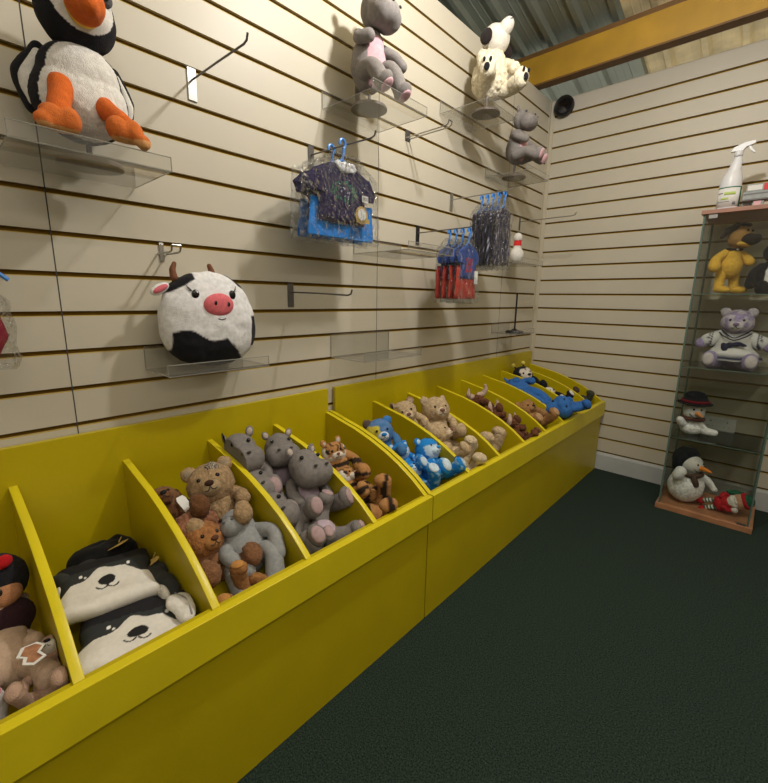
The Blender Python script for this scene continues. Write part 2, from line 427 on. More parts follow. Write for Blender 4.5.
# sloping corrugated roof: rises away from the far wall
RS, Z0 = .22, 2.72
def roofmesh(x0, x1, y0, y1):
    V = []; prof = []; x = x0; pitch = .187; off = .070
    pts = []
    k = math.floor((x0-off)/pitch)-1
    while off+k*pitch < x1+pitch:
        c = off+k*pitch
        pts += [(c-.030, .0), (c-.014, -.028), (c+.014, -.028), (c+.030, .0), (c+.07, 0), (c+.076, -.002), (c+.082, 0), (c+.112, 0), (c+.118, -.002), (c+.124, 0)]
        k += 1
    pts = [(min(max(px, x0), x1), dz) for px, dz in pts]
    q = []
    for p_ in pts:
        if not q or p_[0] > q[-1][0]+1e-6: q.append(p_)
    for y in (y0, y1):
        for px, dz in q: V.append((px, y, Z0-RS*y+dz))
    for y in (y0, y1):
        for px, dz in q: V.append((px, y, Z0-RS*y+dz+.004))
    n = len(q); F = []
    for i in range(n-1): F += [(i, i+1, i+1+n, i+n), (i+2*n, i+3*n, i+1+3*n, i+1+2*n)]
    F += [(0, n, 3*n, 2*n), (n-1, 3*n-1, 4*n-1, 2*n-1)]
    return MB().add(V, F)
struct('ceiling', roofmesh(-.62, .475, -5.22, 1.08), M['roof'])
struct('ceiling', roofmesh(.475, 3.22, -5.22, 1.08), M['rooftan'])
struct('trim_2', MB().prism([(0.452, 0), (0.458, -.034), (.500, -.034), (.506, 0)], 'y', -.2, .9), M['roof']).location = (0, 0, 0)
o = bpy.data.objects['trim_2']
for v in o.data.vertices: v.co.z += Z0-RS*v.co.y-.001
# I-beam: runs across the room on top of the boards
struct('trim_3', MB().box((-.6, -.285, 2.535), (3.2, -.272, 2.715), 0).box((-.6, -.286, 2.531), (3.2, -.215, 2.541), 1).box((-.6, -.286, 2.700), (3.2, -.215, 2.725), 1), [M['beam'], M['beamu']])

# ================================================================== YELLOW DISPLAY BINS
ZR = .503
def divider(name, parent, yc, t=.018):
    prof = [(.012, .705)]
    for x, z in [(.05, .699), (.12, .684), (.2, .668), (.28, .645), (.36, .616), (.43, .584), (.49, .549), (.53, .520), (.553, .503)]: prof.append((x, z))
    prof += [(.553, .10), (.012, .10)]
    m = MB(); m.prism(prof, 'y', yc-t/2, yc+t/2)
    o = m.obj(name, [M['yellow'], M['yellow_lit']], parent, bev=.0012)
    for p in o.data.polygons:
        if p.normal.z > .2: p.material_index = 1; p.use_smooth = abs(p.normal.y) < .2  # upward faces take the brighter, lit yellow
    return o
def bin_unit(label, y0, y1, bys, ends, floors, yb0, yb1, loc):
    T = thing('display_bin', label, 'display bin', loc)
    MB().box((.005, yb0, .02), (.022, yb1, .803)).obj('back_panel', M['yellow'], T, bev=.001)
    MB().box((.540, y0, .0), (.558, y1, .500)).obj('front_panel', M['yellow'], T, bev=.001)
    MB().box((.5535, y0-.0, .405), (.5765, y1+.0, ZR)).obj('rim', [M['yellow_lit']], T, bev=.0015)
    for y in ends: divider('end_panel', T, y)
    for y in bys: divider('divider', T, y)
    for (a, b, zb, zf) in floors:
        MB().prism([(.022, zb), (.54, zf), (.54, zf-.012), (.022, zb-.012)], 'y', a, b).obj('bay_floor', M['yellow'], T)
    return T
D1 = [-3.840, -3.585, -3.350, -3.095, -2.840, -2.585, -2.328]; D2 = [-1.783, -1.525, -1.270, -1.012, -.757, -.500, -.247]
def fl(es, low):
    r = []
    for a, b in zip(es[:-1], es[1:]):
        zb, zf = (.42, .40) if (a in low) else (.52, .39)
        r.append((a+.009, b-.009, zb, zf))
    return r
bin_unit('nearer long yellow bin, holding the dogs, hippos and tigers', -4.11, -2.0605, D1, [-4.10, -2.0700], fl([-4.10]+D1+[-2.07], (-3.35, -3.095, -3.585, -3.84, -4.1)), -4.11, -2.064, (.29, -3.08, 0))
bin_unit('farther yellow bin running up to the corner, holding blue pups and beige bears', -2.0545, -.022, D2, [-2.0455, -.031], fl([-2.0455]+D2+[-.031], ()), -2.024, -.022, (.29, -1.04, 0))
# ================================================================== CLEAR SHELVES ON THE SLATWALL
def acrylic_shelf(label, y0, y1, z, d, gtop, lip=.028, holes=False):
    T = thing('acrylic_shelf', label, 'shelf', (0, (y0+y1)/2, z), 'clear shelves hooked into the slatted wall')
    t = .004
    m = MB(); m.box((.006, y0, z-t), (d, y1, z)); m.obj('shelf_plate', M['acrylic'], T, bev=.001)
    m = MB(); m.box((.0018, y0, z-t), (.0058, y1, gtop+.002)); m.box((-.006, y0+.001, gtop-.002), (.0017, y1-.001, gtop+.002)); m.obj('back_plate', M['acrylic'], T)
    m = MB(); m.box((d+.0003, y0, z-t), (d+t, y1, z+lip)); m.obj('front_lip', M['acrylic'], T, bev=.001)
    e = MB()
    for P in ([(d+t*.5, y0, z+lip), (d+t*.5, y1, z+lip)], [(d+t*.5, y0, z-t), (d+t*.5, y0, z+lip)], [(d+t*.5, y1, z-t), (d+t*.5, y1, z+lip)], [(.006, y0, z-t*.5), (d, y0, z-t*.5)], [(.006, y1, z-t*.5), (d, y1, z-t*.5)], [(d+t*.5, y0, z-t), (d+t*.5, y1, z-t)],
              [(.004, y0, z), (.004, y0, gtop)], [(.004, y1, z), (.004, y1, gtop)]): e.tube(P, .0014, 6)
    e.obj('polished_edge', M['acrylicedge'], T)
    return T
S1 = acrylic_shelf('clear shelf carrying the seated puffin', -3.035, -2.735, 1.471, .249, zg(10))
S2 = acrylic_shelf('clear shelf carrying the pink-bellied hippo, left of the white dog', -2.060, -1.760, 1.868, .262, zg(6))
S3 = acrylic_shelf('clear shelf carrying the white dog, high near the corner', -1.316, -1.016, 2.071, .262, zg(4))
S4 = acrylic_shelf('clear shelf carrying the small grey hippo beside the corner', -.850, -.550, 1.875, .25, zg(6))
S5 = acrylic_shelf('clear shelf carrying the round cow cushion', -2.755, -2.440, .962, .170, zg(15))
SA = acrylic_shelf('empty clear shelf just right of the bagged navy shirt', -1.897, -1.590, 1.365, .300, zg(11))
SB = acrylic_shelf('lowest empty clear shelf, above the joint of the yellow bins', -2.030, -1.665, .934, .200, zg(15))
SC = acrylic_shelf('clear shelf carrying only a black stand, near the corner', -.655, -.400, .971, .180, zg(15))
SD = acrylic_shelf('small clear shelf behind the dark bagged dresses, under the white skittle toy', -.68, -.38, 1.405, .19, zg(11))

def doll_stand(label, x, y, z, h, m='brownplastic', r=.068, px=0, pm='black'):
    T = thing('doll_stand', label, 'stand', (x, y, z), 'disc-footed doll stands')
    MB().lathe([(r, 0), (r, .005), (r*.93, .012), (r*.40, .017), (r*.16, .026)], (x, y, z+.001), 40).obj('base', M[m], T, smooth=True)
    MB().tube([(x+px, y, z+.016), (x+px, y, z+h)], .006, 10).obj('pole', M[pm], T, smooth=True)
    return T
doll_stand('grey-brown disc stand under the puffin', .120, -2.868, 1.471, .048)
doll_stand('grey-brown disc stand under the pink-bellied hippo', .125, -1.935, 1.868, .070, pm='brownplastic')
doll_stand('grey-brown disc stand under the white dog', .165, -1.155, 2.071, .085, pm='brownplastic')
doll_stand('grey-brown disc stand under the small grey hippo by the corner', .115, -.715, 1.875, .080)
doll_stand('black stand with bare pole on the low shelf by the corner', .105, -.530, .971, .255, 'black', .058)

# ================================================================== SLATWALL HOOKS
def hook(label, y, k, L=.30, w=.026, m='darkmetal', droop=.01, double=False, plate='metal', h=.085, group='steel hooks in the slatted wall'):
    g = zg(k); z = g-.03
    T = thing('display_hook', label, 'hook', (0, y, g), group)
    b = MB(); b.box((.0012, y-w/2, g-h), (.0045, y+w/2, g-.001)); b.box((-.006, y-w/2, g-.001), (.0045, y+w/2, g+.002))
    b.obj('bracket', M[plate], T, bev=.0006)
    for dy in ((-.012, .012) if double else (0,)):
        P = [(.003, y+dy, z), (L*.5, y+dy, z-droop*.4), (L-.02, y+dy, z-droop), (L-.006, y+dy, z-droop+.004), (L, y+dy, z-droop+.018)]
        MB().tube(P, .0028, 10).obj('prong', M[m], T, smooth=True)
    if double:
        MB().tube([(L, y-.012, z-droop+.018), (L, y+.012, z-droop+.018)], .0028).obj('cross_bar', M[m], T)
    return T
hook('empty steel hook with bright plate, right of the puffin', -2.553, 7, .315, droop=.006)
hook('empty steel hook below the bagged navy shirt', -2.226, 13, .34, m='darkmetal', plate='darkmetal')
hook('empty double-wire hook under the shelves of hippo and white dog', -1.557, 6, .235, .034, double=True, m='metal', plate='darkmetal', h=.04, droop=0)
hook('hook threaded through the blue hangers of the navy shirt', -2.117, 8, .335, plate='darkmetal')
hook('hook carrying the red and blue outfits', -1.462, 10, .315, plate='black', droop=0)
hook('hook carrying the dark glittery dresses', -1.180, 8, .36, m='metal', plate='metal', droop=0)
hook('long empty hook beside the corner of the walls', -.359, 8, .365, m='metal', plate='darkmetal', droop=-.0, w=.018)
hook('small hook above the cow cushion', -2.680, 12, .11, .012, m='metal', plate='metal', double=True, droop=0, h=.05)
hook('hook at the left photo edge carrying a bagged outfit', -3.10, 12, .22, plate='metal', droop=0)

# ================================================================== OUTFITS IN CLEAR BAGS
def slab(rows, x, thick, n=26, cf=None, sub=6):
    """rows: (z, ymin, ymax) from top to bottom; a padded panel in the plane x"""
    R = []
    for (z0, a0, b0), (z1, a1, b1) in zip(rows[:-1], rows[1:]):
        for k in range(sub):
            t = k/sub; R.append((z0+(z1-z0)*t, a0+(a1-a0)*t, b0+(b1-b0)*t))
    R.append(rows[-1]); m = len(R); V = []; F = []
    for sd in (1, -1):
        for i, (z, a, b) in enumerate(R):
            ez = min(1, min(i, m-1-i)/3.0)
            for j in range(n+1):
                u = j/n; e = min(1, min(u, 1-u)*7)*ez
                V.append((x+sd*thick*.5*(math.sqrt(max(0, 1-(1-e)**2))+.02), a+(b-a)*u, z))
    N = n+1
    for s_, o in ((0, 0), (1, m*N)):
        for i in range(m-1):
            for j in range(n):
                q = (o+i*N+j, o+i*N+j+1, o+(i+1)*N+j+1, o+(i+1)*N+j); F.append(q if s_ else q[::-1])
    for i in range(m-1):
        for j in (0, n): F.append((i*N+j, (i+1)*N+j, (i+1)*N+j+m*N, i*N+j+m*N))
    for j in range(n):
        for i in (0, m-1): F.append((i*N+j, i*N+j+1, i*N+j+1+m*N, i*N+j+m*N))
    return np.array(V), F
def cloth(name, vf, col, parent, cf=None, m=None, wr=.004, fr=26, label=None):
    V, F = vf; W = fuzz(V, F, wr, fr, random.random()*30); me = pymesh(name, W, F, True)
    bm = bmesh.new(); bm.from_mesh(me); bmesh.ops.recalc_face_normals(bm, faces=bm.faces); bm.to_mesh(me); bm.free()
    if m is None:
        a = me.color_attributes.new('tint', 'FLOAT_COLOR', 'POINT'); c = np.ones((len(V), 4), np.float32); c[:, :3] = col
        if cf:
            for i, v in enumerate(V):
                q = cf(v)
                if q: c[i, :3] = q
        a.data.foreach_set('color', c.ravel())
    return link(name, me, m or CL, parent, label)
def hanger(T, x, y, z, w, tilt=0, m='blueplastic'):
    # hook disc round the prong, shoulders below; z is the prong height
    P = []
    for k in range(13):
        t = -.35*PI+k/12*1.45*PI; P.append((x+.002*k/12, y+.013*math.cos(t), z-.008+.015*math.sin(t)+.004))
    h = MB().tube(P, .0048, 8).tube([P[0], (x, y+.006, z-.03), (x, y, z-.052)], .0048, 8).obj('hanger', M[m], T, smooth=True)
    MB().tube([(x, y-w/2, z-.088), (x, y-w*.25, z-.068), (x, y, z-.054), (x, y+w*.25, z-.068), (x, y+w/2, z-.088)], .0045, 8).obj('hanger_arm', M[m], h, smooth=True)
NAVY = (.012, .008, .055); SKY = (.008, .22, .72)
def bag(T, x, y, z0, z1, w, t=.035):
    rows = [(z1, y-w*.10, y+w*.10), (z1-.03, y-w*.30, y+w*.30), (z1-.06, y-w*.46, y+w*.46), (z0+.02, y-w*.5, y+w*.5), (z0, y-w*.49, y+w*.49)]
    return cloth('plastic_bag', slab(rows, x, t, 26, sub=8), None, T, m=M['bag'], wr=.007, fr=24)
def shirt_rows(y, z, w, h):
    return [(z, y-w*.16, y+w*.16), (z-h*.06, y-w*.26, y+w*.26), (z-h*.16, y-w*.38, y+w*.38), (z-h*.36, y-w*.5, y+w*.5), (z-h*.52, y-w*.46, y+w*.46), (z-h*.54, y-w*.31, y+w*.31), (z-h, y-w*.32, y+w*.32)]
def navy_outfit(label, x, y, zr, front=True):
    T = thing('bagged_outfit', label, 'doll outfit', (x, y, zr-.10), 'bagged navy and blue outfits')
    hanger(T, x, y, zr, .13)
    GR = (.03, .22, .10); zt = zr-.072
    def cf(v):
        dy, dz = v[1]-y, v[2]-(zt-.085)
        if v[0] > x and front and abs(dy) < .07 and abs(dz) < .04:
            n = noise.noise(Vector((v[1]*160, v[2]*160, 3)))
            ring = (dy/.06)**2+(dz/.035)**2
            if .35 < ring < 1 and n > .12: return GR
            if ring < .3 and n > .3: return (.35, .38, .45)
    sh = cloth('shirt', slab(shirt_rows(y, zt, .335, .185), x, .022, 70, sub=12), NAVY, T, cf, wr=.005, fr=20)
    def yo(a, b): return y+a*.335/.335, y+b
    tr = cloth('trousers', slab([(zt-.11, y-.125, y+.165), (zt-.16, y-.13, y+.165), (zt-.225, y-.14, y+.17), (zt-.235, y-.138, y+.168)], x-.017, .016, 40, sub=8), SKY, T, wr=.004)
    if front:
        cloth('neck_tissue', slab([(zt+.012, y-.03, y+.05), (zt-.005, y-.045, y+.06), (zt-.025, y-.02, y+.035)], x+.006, .022, 20), None, T, m=M['white'], wr=.006, fr=70)
        tg = MB(); tg.lathe([(.030, 0), (.030, .0015)], (x+.019, y+.075, zt-.15), 24, 0, (1, 0, 0)); tg.lathe([(.020, 0), (.020, .001)], (x+.0208, y+.075, zt-.148), 24, 1, (1, 0, 0))
        tg.box((x+.019, y+.05, zt-.176), (x+.0205, y+.115, zt-.160), 0)
        t_ = tg.obj('swing_tag', [M['gold'], M['paper']], T, label='round gold and white swing tag')
        st = MB(); st.box((x+.0185, y+.078, zt-.105), (x+.0195, y+.108, zt-.083), 0)
        for k in range(7): st.box((x+.0196, y+.081+.0036*k, zt-.100), (x+.0199, y+.0825+.0036*k, zt-.088), 1)
        st.obj('barcode_sticker', [M['paper'], M['greyprint']], T)
    bag(T, x, y, zt-.25, zt+.035, .37, .05)
navy_outfit('bagged navy shirt and blue trousers with round gold tag, front of its hook', .200, -2.140, zg(8)-.036)
navy_outfit('bagged navy outfit mostly hidden behind the gold-tagged navy shirt', .125, -2.125, zg(8)-.034, False)
def small_outfit(label, x, y, zr, top, bot, group, w=.19, h=.26, front=False, spark=False):
    T = thing('bagged_outfit', label, 'doll outfit', (x, y, zr-.10), group)
    hanger(T, x, y, zr, .09)
    zt = zr-.07
    def cf(v):
        if spark:
            n = noise.noise(Vector((v[1]*300, v[2]*300, v[0]*60+9)))
            if n > .42: return (.55, .55, .65)
            if n < -.2: return (.02, .02, .03)
        elif front and abs(v[1]-y) < .028 and abs(v[2]-(zt-.085)) < .03 and v[0] > x and noise.noise(Vector((v[1]*150, v[2]*150, 1))) > -.05: return (.45, .03, .03)
    if bot is None:
        cloth('dress', slab([(zt, y-w*.15, y+w*.15), (zt-.02, y-w*.36, y+w*.36), (zt-.08, y-w*.40, y+w*.40), (zt-h, y-w*.48, y+w*.48)], x, .022, 40, sub=10), top, T, cf)
    else:
        cloth('trousers', slab([(zt-.09, y-w*.42, y+w*.46), (zt-h, y-w*.46, y+w*.48)], x-.006, .014, 30, sub=14), bot, T)
        cloth('shirt', slab(shirt_rows(y, zt, w*1.0, h*.62), x+.003, .015, 40, sub=8), top, T, cf)
    if front and not spark:
        MB().box((x+.013, y+.045, zt-.17), (x+.0145, y+.075, zt-.11)).obj('swing_tag', M['paper'], T)
    bag(T, x, y, zt-h-.02, zt+.04, w*1.12, .026)
RB = ['front bagged outfit of blue shirt with red figure over red trousers', 'bagged red and blue outfit second from the front', 'bagged red and blue outfit third from the front', 'bagged red and blue outfit hanging nearest the wall']
for i, lb in enumerate(RB):
    small_outfit(lb, .262-.034*i, -1.408-.004*i, zg(10)-.034, (.035, .085, .32), (.50, .045, .030), 'bagged red and blue outfits', .19, .24, i == 0)
GB = ['front bagged glittery dark dress on its hook', 'bagged glittery dark dress second from the front', 'bagged glittery dark dress third from the front', 'bagged glittery dark dress fourth from the front', 'bagged glittery dark dress hanging nearest the wall']
for i, lb in enumerate(GB):
    small_outfit(lb, .290-.034*i, -1.145+.004*i, zg(8)-.034, (.045, .042, .075), None, 'bagged glittery dark dresses', .185, .27, i == 0, True)
T = thing('bagged_outfit', 'bagged outfit with dark red corner, cut by the left photo edge', 'doll outfit', (.15, -3.14, 1.1))
hanger(T, .15, -3.10, zg(12)-.034, .09)
cloth('shirt', slab([(1.19, -3.20, -3.10), (1.13, -3.24, -3.078), (1.09, -3.24, -3.068), (1.02, -3.24, -3.10)], .15, .03), (.25, .01, .03), T)
cloth('plastic_bag', slab([(1.20, -3.16, -3.09), (1.16, -3.26, -3.058), (1.03, -3.27, -3.055), (1.02, -3.26, -3.06)], .15, .045, 26, sub=10), None, T, m=M['bag'], wr=.009, fr=30)

# ================================================================== PLUSH TOYS ON THE SHELVES
BLK = (.012, .012, .016); WHT = (.72, .70, .66); ORG = (.62, .13, .02); PNK = (.62, .38, .42); GRY = (.17, .155, .155); GRY2 = (.24, .22, .21)
# puffin (metres, x out of the wall, y along it)
T = Plush('plush_puffin', 'large puffin plush with orange feet, seated on a clear shelf', 'plush toy', (.12, -2.87, 1.522), (1, 0, 0), (0, 0, 1), 1.0)
def rc(p): return (p[0]-.12, p[1]+2.87, p[2]-1.522)
def pf(v):
    if v[0] > .016+.10*max(0, abs(v[1])-.055)+.02*math.sin(v[2]*9): return WHT
T.part('body', melt([E(rc((.118, -2.872, 1.607)), (.076, .097, .085)), E(rc((.125, -2.870, 1.655)), (.064, .080, .070))], .004, 6), BLK, cf=pf, fur=.0012, freq=160)
Hc = np.array(rc((.138, -2.868, 1.775)))
def ph(v):
    if v[0] > Hc[0]+.018 and ((v[1]-Hc[1])/.060)**2+((v[2]-Hc[2]-.010)/.060)**2 < 1: return WHT
h = T.part('head', E(Hc, (.072, .075, .074), n=6), BLK, cf=ph)
T.part('beak', melt([E(rc((.215, -2.872, 1.768)), (.046, .037, .042)), E(rc((.250, -2.874, 1.750)), (.024, .018, .022))], .005, 6), ORG, h, cf=lambda v: (.75, .45, .05) if v[0] < .092 else None)
for sd in (-1, 1):
    T.part('eye_patch', E(rc((.192, -2.868+sd*.040, 1.803)), (.012, .018, .017), n=3), (.10, .10, .11), h)
    T.hard('eye', E(rc((.203, -2.868+sd*.040, 1.804)), (.007, .008, .008), n=3), M['gloss'], h)
    y0 = -2.868+sd*.072
    f = T.part('flipper', melt([Lb([rc((.100, y0, 1.70)), rc((.080, y0+sd*.026, 1.645)), rc((.09, y0+sd*.018, 1.580))], [.014, .024, .014])], .005, 3), BLK)
    T.part('flipper_lining', Lb([rc((.112, y0+sd*.004, 1.685)), rc((.099, y0+sd*.024, 1.635)), rc((.102, y0+sd*.018, 1.590))], [.008, .017, .009]), WHT, f)
for hip, foot, toe in (((.175, -2.922, 1.612), (.214, -2.940, 1.546), (.230, -2.972, 1.520)), ((.178, -2.845, 1.590), (.232, -2.826, 1.550), (.256, -2.796, 1.514))):
    l = T.part('leg', Lb([rc(hip), rc(tuple((a+b)/2 for a, b in zip(hip, foot))), rc(foot)], [.023, .021, .021]), ORG)
    fx, fy, fz = foot
    T.part('foot', melt([E(rc((fx+.004, fy-.012, fz-.014)), (.024, .026, .026)), E(rc((fx+.006, fy+.014, fz-.014)), (.024, .024, .027)), E(rc((fx+.004, fy+.0, fz-.026)), (.020, .034, .014)),
        E(rc(toe), (.015, .017, .016))], .0045, 5), (.60, .15, .03), l, cf=lambda v, z=fz: (.70, .36, .14) if v[2] < z-1.522-.033 else None)

# pink-bellied hippo
HIPL = dict(inner=(.55, .38, .40))
plush('plush_hippo', 'grey hippo plush with pink belly, high on the shelf left of the white dog', 'plush toy', (.118, -1.935, 1.940), (1, -.12, 0), (0, .04, 1), 1.06, 'hippo', GRY2, PNK, None,
      None, GRY2, (.5, .36, .38), PNK, hc=(.028, 0, .222), hr=.070, look=(1, .3, .05), hup=(-.1, 0, 1), bodyr=(.060, .064, .090), limbr=.9, armr=.82,
      arms=[[(0, .05, .14), (.03, .085, .125), (.04, .118, .10)], [(.005, -.050, .145), (.030, -.066, .125), (.060, -.048, .128)]],
      legs=[[(.02, .03, .045), (.075, .04, .05), (.115, .055, -.025)], [(.02, -.035, .04), (.080, -.045, .03), (.115, -.03, -.020)]], tail=[(-.055, 0, .03), (-.075, .01, .02), (-.085, .02, .0)])
# white dog
DW = (.70, .63, .47)
T = plush('plush_dog', 'curly cream dog plush with dark ears and spotted paw soles', 'plush toy', (.155, -1.125, 2.160), (1, -.25, 0), (0, .02, 1), 1.10, 'dog', DW, None, (.66, .62, .54),
      (.01, .01, .01), (.018, .012, .011), None, None, hc=(.022, 0, .218), hr=.066, look=(.62, .1, .62), hup=(-.7, 0, .7), fur=.006, hfur=.0012, headcol=(.66, .62, .54), bodyr=(.078, .078, .092),
      arms=[[(0, .05, .15), (.045, .075, .13), (.085, .06, .10)], [(0, -.05, .15), (.02, -.075, .13), (.03, -.075, .10)]],
      legs=[[(.02, .035, .030), (.075, .055, .026), (.130, .045, .030)], [(.02, -.040, .040), (.06, -.070, .055), (.080, -.095, .052)]], limbr=1.12, spots=True)
# small hippo by the corner
plush('plush_hippo', 'small grey hippo plush with pink tummy beside the corner of the walls', 'plush toy', (.120, -.705, 1.958), (1, -.1, 0), (-.08, .05, 1), 1.0, 'hippo', GRY2, PNK, None,
      None, GRY2, None, PNK, hc=(.030, 0, .218), hr=.066, look=(1, .2, .05), limbr=.95, armr=.85,
      legs=[[(.02, .03, .03), (.08, .04, .03), (.125, .04, .0)], [(.02, -.035, .035), (.08, -.03, .035), (.135, -.02, .008)]],
      arms=[[(0, .045, .14), (.04, .07, .11), (.07, .06, .08)], [(.01, -.045, .145), (.045, -.07, .115), (.08, -.045, .10)]])
# cow cushion
T = Plush('cow_cushion', 'round white cow cushion with pink snout and black patches', 'cushion', (.01, -2.590, .970), (1, 0, 0), (0, 0, 1), 1.0)
CC = np.array((.080, 0, .138))
V, F = sphere(6)
V = V.copy(); V = np.sign(V)*np.abs(V)**.88
V[:, 1] *= (1-.10*V[:, 2]); V = V*np.array((.070, .147, .141)); V[:, 1] += .10*V[:, 2]*-1*.35; V = V+CC
def cow(v):
    y, z = v[1], v[2]-.138
    if v[0] < .02: return None
    # distance inside each patch (metres), smoothed over the pile at its edge
    top = -.028-.030*(1/(1+math.exp(-(y+.055)/.014)))-.9*max(0, y-.020)+.004*math.sin(y*55)
    f1 = min(top-z, y+.128)
    f2 = min(y-.112, z+.085, .012-z)
    f3 = min(z-.104-.55*(y+.075), -.052-y)
    f4 = min(z-.122+.75*(y-.055), y-.040)
    f = max(f1, f2, f3, f4); k = min(max(f/.0022+.5, 0), 1)
    if k <= 0: return None
    return tuple(.74*(1-k)+c*k for c in BLK)
body = T.part('body', (V, F), (.74, .74, .76), cf=cow, wrinkle=.004)
def onface(y, z, lift=0):
    ez = z-.138; k = 1-(abs(y)/.146)**2.2-(abs(ez)/.142)**2.2
    return (.080+.070*max(k, 0)**.45+lift, y, z)
sn = T.part('snout', E(onface(.000, .182, -.002), (.016, .046, .034), (.0, .1, .0), 4), (.72, .16, .19), wrinkle=.001)
for dy in (-.018, .022): T.hard('nostril', E((onface(.002+dy, .186)[0]+.013, .002+dy, .187+dy*-.1), (.003, .0045, .007), n=2), M['gloss'], sn)
T.hard('mouth', Lb([onface(-.006, .143, .001), onface(.004, .140, .001), onface(.016, .143, .001)], [.0016, .0016], 6, 6), M['black'], body)
for y in (-.062, .048):
    e = T.hard('eye', E(onface(y, .212, -.001), (.006, .011, .014), n=3), M['gloss'], body)
    T.hard('eye_shine', E(np.array(onface(y+.003, .218, .004)), (.002, .003, .004), n=2), M['white'], e)
    sg = -1 if y < 0 else 1
    for k in range(3): T.hard('eyelash', Lb([onface(y+sg*.008, .222, .001), onface(y+sg*(.016+.002*k), .224+.007*k, .002)], [.0012, .0008], 5, 3), M['black'], e)
for sd, y in ((-1, -.098), (1, .012)): T.part('horn', Lb([(.085, y, .258), (.085, y+sd*.002, .278), (.085, y-sd*.004, .296)], [.010, .009, .006]), (.20, .085, .045))
e = T.part('ear', E((.085, -.140, .226), (.012, .028, .014), (.5, 0, 0), 3), (.72, .72, .74)); T.part('ear_lining', E((.092, -.140, .226), (.009, .022, .009), (.5, 0, 0), 3), (.68, .16, .20), e)
# white skittle toy
T = Plush('skittle_plush', 'white padded skittle with red neck band behind the dark dresses', 'plush toy', (.11, -.590, 1.406), (1, 0, 0), (0, 0, 1), 1.0)
def sk(v):
    if .105 < v[2] < .138: return (.65, .03, .03)
T.part('body', melt([E((0, 0, .05), (.042, .048, .05)), E((0, 0, .10), (.024, .027, .05)), E((0, 0, .155), (.028, .030, .030))], .005, 6), WHT, cf=sk)
# ================================================================== GLASS CABINET AND WHAT IT HOLDS
CX0, CX1, CY0, CY1 = 1.014, 1.422, -.388, -.030
T = thing('display_cabinet', 'tall narrow glass display cabinet with wooden top and base', 'cabinet', (1.22, -.21, 0))
MB().box((1.002, -.402, .0), (1.438, -.022, .030)).obj('base_board', M['wood'], T, bev=.0015)
MB().box((1.004, -.402, 1.622), (1.438, -.022, 1.642)).obj('top_board', M['woodtop'], T, bev=.0015)
MB().box((CX0, CY0+.006, .0305), (CX0+.004, CY1-.004, 1.6215)).obj('side_glass', M['glass'], T)
MB().box((CX1-.004, CY0+.006, .0305), (CX1, CY1-.004, 1.6215)).obj('side_glass', M['glass'], T)
MB().box((CX0+.008, CY1-.003, .0305), (CX1-.008, CY1, 1.6215)).obj('back_glass', M['glass'], T)
d = MB().box((CX0+.006, CY0, .034), (CX1-.006, CY0+.004, 1.618)).obj('door_glass', M['glass'], T)
for i, (x, y) in enumerate(((CX0, CY0), (CX1-.009, CY0), (CX0, CY1-.008), (CX1-.009, CY1-.008))):
    MB().box((x, y, .0305), (x+.009, y+.008, 1.6215)).obj('corner_edge', M['glassedge'], T)
m = MB(); m.box((CX0+.022, CY0-.006, 1.600), (CX0+.058, CY0+.010, 1.621)); m.obj('hinge', M['metal'], d, bev=.001)
m = MB(); m.box((CX1-.050, CY0-.004, .031), (CX1-.012, CY0+.008, .040)); m.obj('hinge', M['darkmetal'], d, bev=.001)
for z in (.433, .838, 1.228):
    s_ = MB().box((CX0+.005, CY0+.016, z-.005), (CX1-.005, CY1-.006, z)).obj('glass_shelf', M['glass'], T)
    MB().box((CX0+.005, CY0+.0145, z-.005), (CX1-.005, CY0+.0158, z)).obj('shelf_edge', M['glassedge'], s_)

# socket on the far wall
T = thing('wall_socket', 'white double wall socket seen through the cabinet glass', 'socket', (1.204, -.002, .465))
MB().box((1.125, -.011, .425), (1.283, -.0015, .508)).obj('face_plate', M['white'], T, bev=.003)
for cx in (1.165, 1.243):
    m = MB(); m.box((cx-.002, -.0118, .478), (cx+.002, -.0105, .488)); m.box((cx-.013, -.0118, .452), (cx-.008, -.0105, .456)); m.box((cx+.008, -.0118, .452), (cx+.013, -.0105, .456))
    m.obj('pin_holes', M['black'], T)
    MB().box((1.204+(.02 if cx > 1.2 else -.032), -.0135, .484), (1.204+(.032 if cx > 1.2 else -.02), -.0112, .498)).obj('rocker_switch', M['white'], T, bev=.001)
T = thing('round_speaker', 'round black speaker high in the corner by the roof', 'speaker', (.094, -.04, 2.470))
MB().lathe([(.062, 0), (.065, .010), (.065, .034), (.059, .042), (.052, .038), (.044, .024), (.03, .020), (.028, .028), (.012, .028)], (.094, -.0015, 2.470), 48, 0, (0, -1, 0)).obj('rim_ring', M['black'], T, smooth=True)
MB().lathe([(.042, 0), (.042, .004), (.020, .008), (.006, .010)], (.094, -.024, 2.470), 40, 0, (0, -1, 0)).obj('cone', M['gloss'], T, smooth=True)

